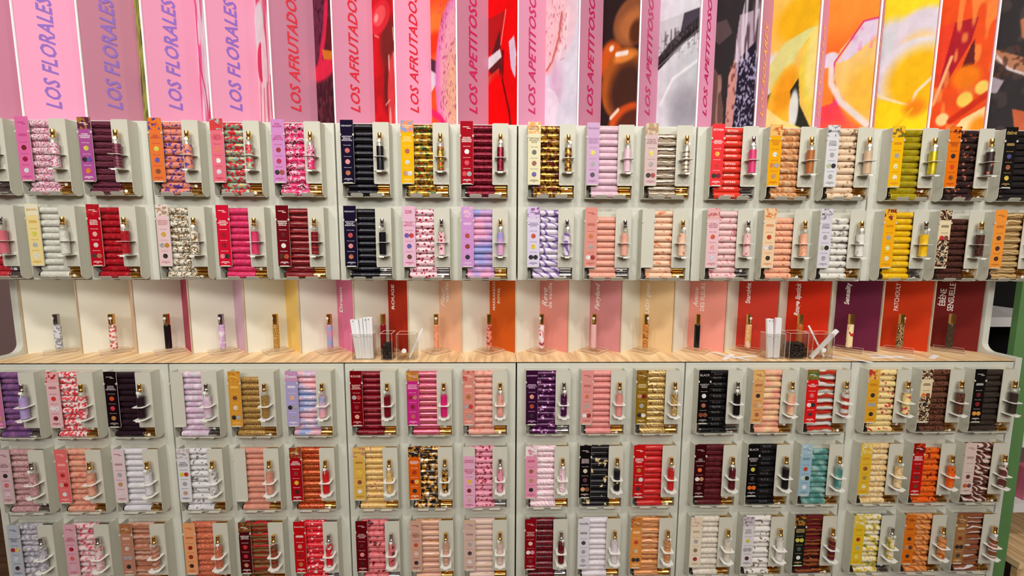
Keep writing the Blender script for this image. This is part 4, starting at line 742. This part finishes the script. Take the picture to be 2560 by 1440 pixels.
for r in range(5):
    for c in range(18):
        s = SPEC[r][c]; d = s['d']; x0, z0 = col_x(c), ROW_Z[r]
        film = printed('film_' + d.replace(' ', '_').replace(',', ''), s['cols'], s['pat'], s['sc'], s['metal'], 0.28)
        capm = CAPM[s['cap']]
        # dispenser
        o = inst('tube_dispenser', ME_DISP, M_METAL, None, (x0, 0, z0))
        tag(o, 'off-white metal dispenser stacked with %s perfume tubes' % d, 'dispenser', ROW_GROUP[r])
        for tx in (0.0275, 0.0825): inst('tray_tab', ME_TAB, M_METAL, o, (tx, -D_D-0.0032, 0.0028), (math.radians(38), 0, 0))
        inst('tester_shelf', ME_RING, M_SHELF, o, (0.1165, -D_D+0.0004, 0.1135))
        ps = inst('tester_shelf', ME_PLATE, M_SHELF, o, (0.1165, -D_D+0.0004, 0.0735)); inst('front_lip', ME_LIP, M_SHELF, ps)
        for tx in (0.0006, 0.0372): inst('card_clip', ME_CLIP, M_METAL, o, (tx, -D_D, 0.176))
        inst('card_ledge', ME_LEDGE, M_METAL, o, (0.006, -D_D, 0.0412))
        # scent card
        if s['card']:
            ht = 0.1775 if r < 2 else 0.174
            cz = 0.0425
            slid = (r == 3 and c == 8)
            if slid: cz = 0.0125
            cd = inst('scent_card', ME_CARD if r < 2 else ME_CARD_S, mat('card_%d_%d_%d' % s['card'], tuple(v*0.94 for v in s['card']), 0.7, spec=0.04), None, (x0+0.0006, -D_D-0.0001-(0.0024 if slid else 0), z0+cz))
            tag(cd, 'upright scent card fronting the %s tubes' % d + (', slipped down over the tray' if slid else ''), 'card', 'scent cards on the dispensers')
            yf = -0.0008
            ink = mat('card_ink_%d_%d_%d' % s['txt'], s['txt'], 0.5)
            q = ht/0.1775
            if s['patch'] == 'leopard':
                inst('picture', ME_PATCH, printed('leopard_card', [(70, 36, 26), (240, 222, 182), (70, 36, 26)], 'blotch', 90), cd, (0.0002, yf+0.0001, ht-0.0325))
                inst('picture', ME_PATCH, MATS['leopard_card'], cd, (0.0002, yf+0.0001, 0.004), (0, 0, 0), (1, 1, 2.6))
            elif s['patch']:
                inst('picture', ME_PATCH, printed('card_head_%s' % d.replace(' ', '_'), s['patch'], 'blotch', 55, 0, .4), cd, (0.0002, yf+0.0001, ht-0.0325))
            if s['title']:
                put_text('title', s['title'], ink, cd, (CARD_W/2, yf-0.0004, ht-0.0165), (1, 0, 0), (0, 0, 1), width=0.030, height=0.0125, bold=0.012, line=0.8)
            else:
                inst('title', ME_TITLEBAR, ink, cd, (CARD_W/2, yf-0.0003, ht-0.017))
            if s['desc']:
                put_text('description', s['desc'], ink, cd, (CARD_W/2, yf-0.0002, 0.126*q), (1, 0, 0), (0, 0, 1), width=0.030, height=0.0150, bold=0.022, line=0.95)
            else:
                inst('description', ME_BARS3, ink, cd, (CARD_W/2, yf, 0.129*q), (0, 0, 0), (1, 1, 0.55))
            for hd, hz, dz, ds in zip(('Notas de salida', 'Notas de corazón', 'Notas de fondo'), (0.107, 0.0755, 0.0445), (0.0945, 0.063, 0.0315), s['dots']):
                put_text('heading', hd, ink, cd, (CARD_W/2, yf-0.0002, hz*q), (1, 0, 0), (0, 0, 1), width=0.021, height=0.0034, bold=0.01)
                for j, dc in enumerate(ds):
                    dx = CARD_W/2 + (0 if len(ds) == 1 else (-0.0068 if j == 0 else 0.0068))
                    c2 = tuple(min(255, v+38) for v in dc); c3 = tuple(int(v*0.6) for v in dc)
                    inst('picture', ME_DOT, printed('dot_%d_%d_%d' % dc, [dc, c2, c3], 'blotch', 170, 0, .4), cd, (dx, yf-0.0001*j, (dz-0.0025)*q))
            inst('small_print', ME_BAR, ink, cd, (CARD_W/2, yf, 0.0125))
        # tester on its two little shelves
        if not (c == 17 and r == 0):
            tx, ty, tz = x0+0.1165, -D_D+0.0004+HOLE_Y, z0+0.0735+0.0013
            t = inst('tester_bottle', ME_TGLASS, M_GLASS, None, (tx, ty, tz), (0, 0, random.uniform(0, 6)))
            tag(t, 'uncapped tester bottle on the shelf beside the %s tubes' % d, 'bottle', 'tester bottles on the dispensers')
            tm = film if not s['tester'] else printed('tester_film_' + d.replace(' ', '_'), [s['tester']], 'solid')
            inst('sleeve', ME_TSLEEVE, tm, t); inst('collar', ME_COLLAR, capm, t); hd_ = inst('spray_head', ME_SPRAY, capm, t); inst('nozzle', ME_NOZZLE, M_DARK, hd_)
            if (r*18+c) % 3 != 1:
                sl = inst('paper_seal', ME_SEAL, M_WHITE, None); sl.parent = t
                a = -t.rotation_euler[2] + random.choice((-0.5, 0.1, 0.4))
                sl.matrix_local = Matrix.Rotation(a, 4, 'Z') @ Matrix.Translation((0, -0.0103, 0.0835))
        # tubes
        for i in range(s['n']):
            p = tube_pos(r, c, i); rl = ROLLS[(i*7+c*3) % 5]
            if (r, c, i) in OWN:
                tb = inst('perfume_tube', ME_SLEEVE, film, None, p)
                tag(tb, '%s perfume tube of the stack in %s film' % (ORD[i], d), 'perfume tube', 'tubes in %s film' % d)
                cp_ = inst('cap', ME_CAP, capm, tb)
                if i < 2:
                    inst('glass_base', ME_BASE, mat('tinted_glass_base', (46, 34, 28), 0.08, 0, 0, 0.5), tb)
                    if (r+c+i) % 2 == 0:
                        sl = inst('paper_seal', ME_SEAL, M_WHITE, cp_)
                        sl.matrix_local = Matrix.Rotation(0.5-0.25*((c+i) % 3), 4, 'X') @ Matrix.Translation((0.1035, -R_T*0.96, 0)) @ Matrix.Rotation(math.pi/2, 4, 'Y')
                if (r, c) in TUBE_TEXT:
                    wd, ic = TUBE_TEXT[(r, c)]
                    if (wd, rl) not in WRAPS: WRAPS[(wd, rl)] = wrap_text(wd, rl)
                    inst('lettering', WRAPS[(wd, rl)], mat('tube_ink_%d_%d_%d' % ic, ic, 0.4), tb)
            else:
                stuff.append((p, film, capm, TUBE_TEXT.get((r, c)), rl))

# the remaining tubes, past the three hundred that show largest
def tmpl(build):
    bm = bmesh.new(); build(bm); bmesh.ops.recalc_face_normals(bm, faces=bm.faces[:])
    v = np.array([x.co[:] for x in bm.verts]); f = [[x.index for x in fc.verts] for fc in bm.faces]; bm.free(); return v, f
def sleeve_t(bm): sleeve_prof(14)(bm); bm.verts.index_update()
def cap_t(bm): cap_build(bm, 14); bm.verts.index_update()
SV, SF = tmpl(sleeve_t); CV, CF = tmpl(cap_t)
verts, faces, mids, ml = [], [], [], []
def mi(m):
    if m not in ml: ml.append(m)
    return ml.index(m)
nv = 0
for p, film, capm, tt, rl in stuff:
    for v, f, m in ((SV, SF, film), (CV, CF, capm)):
        verts.append(v + np.array(p)); q = mi(m)
        for fc in f: faces.append([x+nv for x in fc]); mids.append(q)
        nv += len(v)
    if tt:
        if (tt[0], rl) not in WRAPS: WRAPS[(tt[0], rl)] = wrap_text(tt[0], rl)
        me = WRAPS[(tt[0], rl)]; v = np.array([x.co[:] for x in me.vertices])
        verts.append(v + np.array(p)); q = mi(mat('tube_ink_%d_%d_%d' % tt[1], tt[1], 0.4))
        for pl in me.polygons: faces.append([x+nv for x in pl.vertices]); mids.append(q)
        nv += len(v)
me = bpy.data.meshes.new('stacked_tubes'); me.from_pydata(np.vstack(verts).tolist(), [], faces)
for m in ml: me.materials.append(m)
me.polygons.foreach_set('material_index', mids); me.polygons.foreach_set('use_smooth', [True]*len(mids)); me.update()
me.set_sharp_from_angle(angle=math.radians(38))
o = bpy.data.objects.new('stacked_tubes', me); C.objects.link(o)
tag(o, 'further perfume tubes stacked behind the dispensers\' front plates', 'perfume tube', None, 'stuff')

# ------------------------------------------------------------------ testers, acrylic stands and strips on the worktop
NB = [([(222, 222, 230), (150, 150, 160)], 'lace', 90, S, 'white and grey marbled'), ([(244, 226, 224), (222, 50, 50), (150, 170, 150)], 'blotch', 60, G, 'red and white floral'), ([(24, 16, 20)], 'solid', 60, G, 'black plain'),
      ([(236, 226, 238), (206, 160, 212), (190, 190, 196)], 'cloud', 50, S, 'white and lilac'), ([(206, 160, 84), (130, 90, 40)], 'cells', 90, G, 'golden floral'), ([(226, 140, 160), (190, 150, 190), (140, 170, 214)], 'cloud', 40, G, 'pink and blue'),
      ([(140, 14, 30)], 'solid', 60, G, 'ruby'), ([(232, 160, 124), (220, 130, 96)], 'cloud', 50, G, 'peach'), ([(226, 140, 120), (160, 60, 56)], 'blotch', 60, G, 'salmon script'),
      ([(232, 226, 232), (236, 150, 160), (140, 60, 70)], 'blotch', 50, G, 'pink and white wave'), ([(226, 176, 176)], 'solid', 60, G, 'pale rose'), ([(196, 120, 50), (230, 180, 110), (150, 80, 30)], 'stripe', 18, G, 'amber swirl'),
      ([(14, 18, 18)], 'solid', 60, G, 'bottle black'), ([(236, 190, 140), (226, 160, 80), (240, 206, 180)], 'cloud', 40, G, 'peach and gold'), ([(186, 96, 40), (206, 120, 60)], 'cloud', 50, G, 'amber'),
      ([(240, 222, 170), (240, 222, 170), (196, 40, 50)], 'blotch', 50, G, 'cream and red'), ([(70, 40, 26), (214, 180, 120), (70, 40, 26)], 'cells', 90, G, 'leopard'), ([(66, 48, 36), (80, 60, 44)], 'lace', 90, G, 'dark wood')]
def acryl_slab(bm): bm_box(bm, -0.038, 0.038, -0.038, 0.038, 0, 0.009)
ME_SLAB = mesh_of('acrylic_stand', acryl_slab, bevel=0.0008)
def slab_rim(bm):  # thin pale lines that paint the bright glint along the acrylic edges
    e = 0.0382; w = 0.0007
    for z in (0.0085, 0.0002):
        bm_box(bm, -e, e, -e-w/2, -e+w/2, z, z+w); bm_box(bm, -e, e, e-w/2, e+w/2, z, z+w)
        bm_box(bm, -e-w/2, -e+w/2, -e, e, z, z+w); bm_box(bm, e-w/2, e+w/2, -e, e, z, z+w)
ME_SLABRIM = mesh_of('painted_edge_glint', slab_rim)
for i in range(18):
    k = i-9; x = k*U+0.09; y = 0.1215; nm = NICHE[i][2]
    st = inst('acrylic_stand', ME_SLAB, M_ACRYL_EDGE, None, (x, y, Z_CT+0.0001), (0, 0, math.pi/4))
    tag(st, 'square clear acrylic stand in front of the %s backdrop' % nm, 'stand', 'acrylic stands along the worktop')
    inst('painted_edge_glint', ME_SLABRIM, mat('edge_glint_paint', (240, 226, 214), 0.2), st)
    cols, pat, sc, cp, dn = NB[i]
    b = inst('capped_tester', ME_SLEEVE, printed('niche_film_' + dn.replace(' ', '_'), cols, pat, sc, 0, .25), None, (x, y, Z_CT+0.0093), (0, -math.pi/2, random.uniform(-2.6, -0.6)))
    tag(b, 'capped tester bottle in %s film before the %s backdrop' % (dn, nm), 'bottle', 'capped testers along the worktop')
    b.rotation_euler = (0, -math.pi/2, 0)
    cp_ = inst('cap', ME_CAP, CAPM[cp], b); inst('glass_base', ME_BASE, M_GLASS, b)
    if i not in (6, 8, 12, 14, 15, 17):
        sl = inst('paper_seal', ME_SEAL, M_WHITE, cp_)
        sl.matrix_local = Matrix.Rotation((-0.3, 0.4, 0.1, 0.0, -0.7)[i % 5], 4, 'X') @ Matrix.Translation((0.109, -R_T*0.96, 0)) @ Matrix.Rotation(math.pi/2, 4, 'Y')

def acrylic_box(x0, x1, y0, y1, h, label):
    t = 0.0018
    def b(bm):
        w, dp = x1-x0, y1-y0
        bm_box(bm, 0, w, 0, dp, 0, t)
        bm_box(bm, 0, w, 0, t, t, h); bm_box(bm, 0, w, dp-t, dp, t, h)
        bm_box(bm, 0, t, t, dp-t, t, h); bm_box(bm, w-t, w, t, dp-t, t, h)
    o = inst('acrylic_box', mesh_of('acrylic_box', b), M_ACRYL, None, (x0, y0, Z_CT+0.0001))
    def rim(bm):  # pale lines on rim and corners, edge glints put into colour
        w, dp = x1-x0, y1-y0
        for a in ((0, w, 0, t), (0, w, dp-t, dp), (0, t, t, dp-t), (w-t, w, t, dp-t)): bm_box(bm, a[0], a[1], a[2], a[3], h, h+0.0006)
        for px, py in ((0, 0), (w, 0)): bm_box(bm, px-0.0003 if px else px-0.0002, px+0.0003, -0.0003, 0.0005, 0.001, h)
    inst('painted_edge_glint', mesh_of('painted_edge_glint', rim), mat('edge_glint_paint', (240, 226, 214), 0.2), o)
    return tag(o, label, 'box', 'clear acrylic boxes on the worktop')
acrylic_box(-0.523, -0.455, 0.022, 0.060, 0.084, 'clear acrylic box of paper strips before the candy pink backdrop')
acrylic_box(-0.431, -0.394, 0.018, 0.066, 0.086, 'tall narrow acrylic box of coffee beans before the brick red backdrop')
acrylic_box(-0.380, -0.320, 0.018, 0.066, 0.084, 'empty clear acrylic box with a round white sticker')
acrylic_box(0.812, 0.872, 0.020, 0.058, 0.084, 'clear acrylic box of paper strips before the tomato red backdrop')
acrylic_box(0.886, 0.946, 0.018, 0.066, 0.086, 'clear acrylic box half full of coffee beans before the vermilion backdrop')
acrylic_box(0.960, 1.030, 0.016, 0.064, 0.084, 'clear acrylic box with crossed paper strips beside the plum backdrop')
# round stickers
for x, y, lab in ((-0.356, 0.0168, 'round white sticker on the empty acrylic box'), (0.998, 0.0148, 'round white sticker on the box of crossed strips')):
    me = mesh_of('round_sticker', lambda bm: bm_prism(bm, [(0.0075*math.cos(a*math.pi/12), 0.0075*math.sin(a*math.pi/12)) for a in range(24)], 'y', 0, 0.001))
    o = inst('round_sticker', me, M_WHITE, None, (x, y, Z_CT+0.031)); tag(o, lab, 'sticker')
    me2 = mesh_of('ring_mark', lambda bm: [bm_box(bm, 0.0048*math.cos(a*math.pi/8)-0.0004, 0.0048*math.cos(a*math.pi/8)+0.0004, -0.0002, 0.0, 0.0048*math.sin(a*math.pi/8)-0.0004, 0.0048*math.sin(a*math.pi/8)+0.0004) for a in range(16)])
    inst('ring_mark', me2, mat('grey_print', (170, 170, 176), .5), o)
# coffee beans (past counting)
def beans(x0, x1, y0, y1, z0, z1, n, label):
    rng = random.Random(int((x0+2)*1000)); b0 = bmesh.new()
    bmesh.ops.create_icosphere(b0, subdivisions=1, radius=1.0)
    bv = np.array([v.co[:] for v in b0.verts])*np.array((0.0042, 0.0030, 0.0024)); bf = [[v.index for v in f.verts] for f in b0.faces]; b0.free()
    vs, fs, nv = [], [], 0
    for j in range(n):
        m = np.array(Matrix.Rotation(rng.uniform(0, 6.3), 3, 'Z') @ Matrix.Rotation(rng.uniform(-1, 1), 3, 'X'))
        top = z1 + 0.006*math.sin(rng.uniform(0, 6))
        pz = top - 0.002 if rng.random() < .35 else rng.uniform(z0+.003, top)
        px, py = rng.uniform(x0+.0045, x1-.0045), rng.uniform(y0+.0045, y1-.0045)
        side = rng.random()
        if pz < top-0.004:
            if side < .4: py = y0+.0035
            elif side < .6: px = x0+.0045
            elif side < .8: px = x1-.0045
        vs.append(bv @ m.T + np.array((px, py, pz))); fs += [[q+nv for q in f] for f in bf]; nv += len(bv)
    core = np.array([(x, y, z) for z in (z0, z1-0.004) for x, y in ((x0+.003, y0+.003), (x1-.003, y0+.003), (x1-.003, y1-.003), (x0+.003, y1-.003))])
    vs.append(core); fs += [[nv+q for q in f] for f in ((0, 3, 2, 1), (4, 5, 6, 7), (0, 1, 5, 4), (1, 2, 6, 5), (2, 3, 7, 6), (3, 0, 4, 7))]
    me = bpy.data.meshes.new('coffee_beans'); me.from_pydata(np.vstack(vs).tolist(), [], fs); me.materials.append(mat('roasted_coffee', (38, 26, 22), 0.35))
    me.update(); o = bpy.data.objects.new('coffee_beans', me); C.objects.link(o); tag(o, label, 'coffee beans', None, 'stuff')
beans(-0.4285, -0.3965, 0.0205, 0.0635, Z_CT+0.002, Z_CT+0.046, 520, 'roasted coffee beans in the tall narrow acrylic box')
beans(0.8895, 0.9425, 0.0215, 0.0625, Z_CT+0.002, Z_CT+0.046, 800, 'roasted coffee beans in the acrylic box before the vermilion backdrop')
# paper strips
def strip_mesh(w, t, l, bend=0.0):
    def b(bm):
        n = 6; rings = []
        for j in range(n+1):
            z = l*j/n; off = bend*(j/n)**2
            rings.append([bm.verts.new(p) for p in ((-w/2, -t/2+off, z), (w/2, -t/2+off, z), (w/2, t/2+off, z), (-w/2, t/2+off, z))])
        for A, B in zip(rings, rings[1:]):
            for q in range(4): bm.faces.new((A[q], A[(q+1) % 4], B[(q+1) % 4], B[q]))
        bm.faces.new(rings[0][::-1]); bm.faces.new(rings[-1])
    return mesh_of('paper_strip', b)
ME_MARK = mesh_of('printed_mark', lambda bm: bm_prism(bm, [(0, 0), (0.0007, 0.0004), (0.0024, 0.005), (0.0012, 0.005), (0.0002, 0.0024), (-0.0012, 0.0046), (-0.0022, 0.0044), (-0.0006, 0.0012)], 'y', -0.0002, 0))
M_INK = mat('dark_mark', (70, 50, 60), 0.5)
def upright(x, y, w, t, l, tilt, lean, label, group, mark=True):
    o = inst('paper_strip', strip_mesh(w, t, l), M_PAPER, None, (x, y, Z_CT+0.0022), (lean, tilt, 0)); tag(o, label, 'paper strip', group)
    if mark: inst('printed_mark', ME_MARK, M_INK, o, (0.002, -t/2-0.0001, l-0.009))
SL = ['most tilted white', 'slightly tilted white', 'narrow middle', 'upright marked', 'tall upright marked', 'slim straight edge']
lab = 'white paper scent strips bundled in the box before the candy pink backdrop'
for j, (x, w, t, l, tl) in enumerate(((-0.507, .013, .006, .128, -.11), (-0.4975, .012, .008, .126, -.09), (-0.488, .0095, .010, .130, -.04), (-0.4795, .0085, .012, .132, -.02), (-0.4708, .0085, .010, .134, .0), (-0.4625, .008, .012, .133, .0))):
    upright(x, 0.037+0.004*(j % 2), w, t, l, tl, 0.03, SL[j] + ' paper scent strip wad in the box before the candy pink backdrop', 'strips in the box before the candy pink backdrop', j in (0, 3, 4))
for j, (x, w, t, l, tl) in enumerate(((0.8315, .013, .008, .130, -.10), (0.8400, .010, .007, .128, -.07), (0.8500, .011, .010, .132, -.02), (0.8605, .012, .010, .131, -.03))):
    upright(x, 0.036+0.004*(j % 2), w, t, l, tl, 0.03, ('most tilted marked', 'tilted slim marked', 'tall plain', 'wide plain')[j] + ' paper scent strip wad in the box before the tomato red backdrop', 'strips in the box before the tomato red backdrop', j in (0, 1))
upright(1.021, 0.043, 0.005, 0.003, 0.120, -0.52, 0.0, 'single thin paper strip leaning across the acrylic box by the plum backdrop', None, False)
upright(0.967, 0.030, 0.011, 0.008, 0.122, 0.72, 0.0, 'thick rolled paper strip bundle leaning out of the crossed box', None, False)
upright(-0.345, 0.045, 0.005, 0.0015, 0.105, 0.42, 0.0, 'thin pale paper strip leaning in the empty acrylic box', None, False)
FLATS = [((1.0, .0), None)]
def flat_strip(x, y, ang, l, w, label, z=0.0):
    me = mesh_of('paper_strip', lambda bm: bm_prism(bm, [(-l/2, -w/2), (l/2-0.002, -w/2), (l/2, -w/4), (l/2, w/4), (l/2-0.002, w/2), (-l/2, w/2)], 'z', 0, 0.0006))
    o = inst('paper_strip', me, M_PAPER, None, (x, y, Z_CT+0.0002+z), (0, 0, ang)); tag(o, label, 'paper strip', 'loose strips on the worktop')
flat_strip(0.712, 0.052, -0.95, 0.125, 0.011, 'loose paper strip pointing from the coral backdrop to the worktop edge', 0.0014)
flat_strip(0.705, 0.050, 0.78, 0.090, 0.014, 'loose paper strip crossed under another before the coral pink backdrop')
flat_strip(0.757, 0.047, 0.22, 0.095, 0.012, 'loose paper strip lying nearly level before the tomato red backdrop', 0.0007)
flat_strip(1.075, 0.030, -0.75, 0.150, 0.012, 'loose paper strip overhanging the worktop edge by the plum backdrop', 0.0007)
flat_strip(1.250, 0.048, -0.62, 0.120, 0.011, 'loose paper strip crossing another before the rust orange backdrop', 0.0008)
flat_strip(1.235, 0.042, 0.10, 0.120, 0.013, 'loose paper strip under its crossing partner by the rust orange backdrop')
flat_strip(1.398, 0.045, 0.60, 0.075, 0.015, 'loose paper strip alone before the oxblood backdrop')

# ------------------------------------------------------------------ beyond the right end panel
o = box_obj('green_partition', 1.740, 1.818, 0.10, 0.118, 0.0, 2.3, mat('leaf_green_paint', (96, 140, 84), 0.55)); tag(o, 'leaf green painted partition beside the end panel', 'partition')
sh = empty('neighbouring_shelf', (1.66, 0.55, 0.0)); tag(sh, 'dark shelving with a white board seen through the end panel cutout', 'shelving')
box_obj('black_back', 0.0, 0.6, 0.15, 0.17, 0.0, 2.4, M_DARK, sh); box_obj('black_side', 0.6, 0.62, -0.05, 0.14, 0.0, 2.4, M_DARK, sh)
b = box_obj('white_board', 0.02, 0.59, -0.26, 0.15, 1.052, 1.09, mat('white_board', (236, 234, 234), 0.4), sh)
pl = empty('wooden_plinth', (1.90, 0.24, 0.0)); tag(pl, 'low oak display plinth beyond the green partition', 'plinth')
box_obj('top', 0.0, 0.5, -0.12, 0.18, 0.16, 0.185, M_OAK, pl); box_obj('front', 0.01, 0.49, -0.11, -0.09, 0.0, 0.16, M_OAK, pl)
for z, nm in ((0.36, 'white display board above the oak plinth'), (0.62, 'upper white display board above the oak plinth')):
    o = box_obj('display_board', 1.90, 2.4, 0.16, 0.42, z, z+0.035, mat('white_board', (236, 234, 234), 0.4)); tag(o, nm, 'shelf')
for j, (x, rgb, nm) in enumerate(((1.96, (206, 110, 130), 'pink'), (2.02, (60, 40, 48), 'black'), (2.08, (226, 210, 214), 'pale'))):
    def carton(bm):
        bm_box(bm, 0, 0.045, 0, 0.045, 0, 0.13); bm_box(bm, 0.006, 0.039, -0.001, 0.0, 0.05, 0.10)
    o = inst('perfume_carton', mesh_of('perfume_carton', carton, bevel=0.0008), mat('carton_' + nm, rgb, 0.4), None, (x, 0.18, 0.395)); tag(o, '%s carton standing on the white display board' % nm, 'carton')
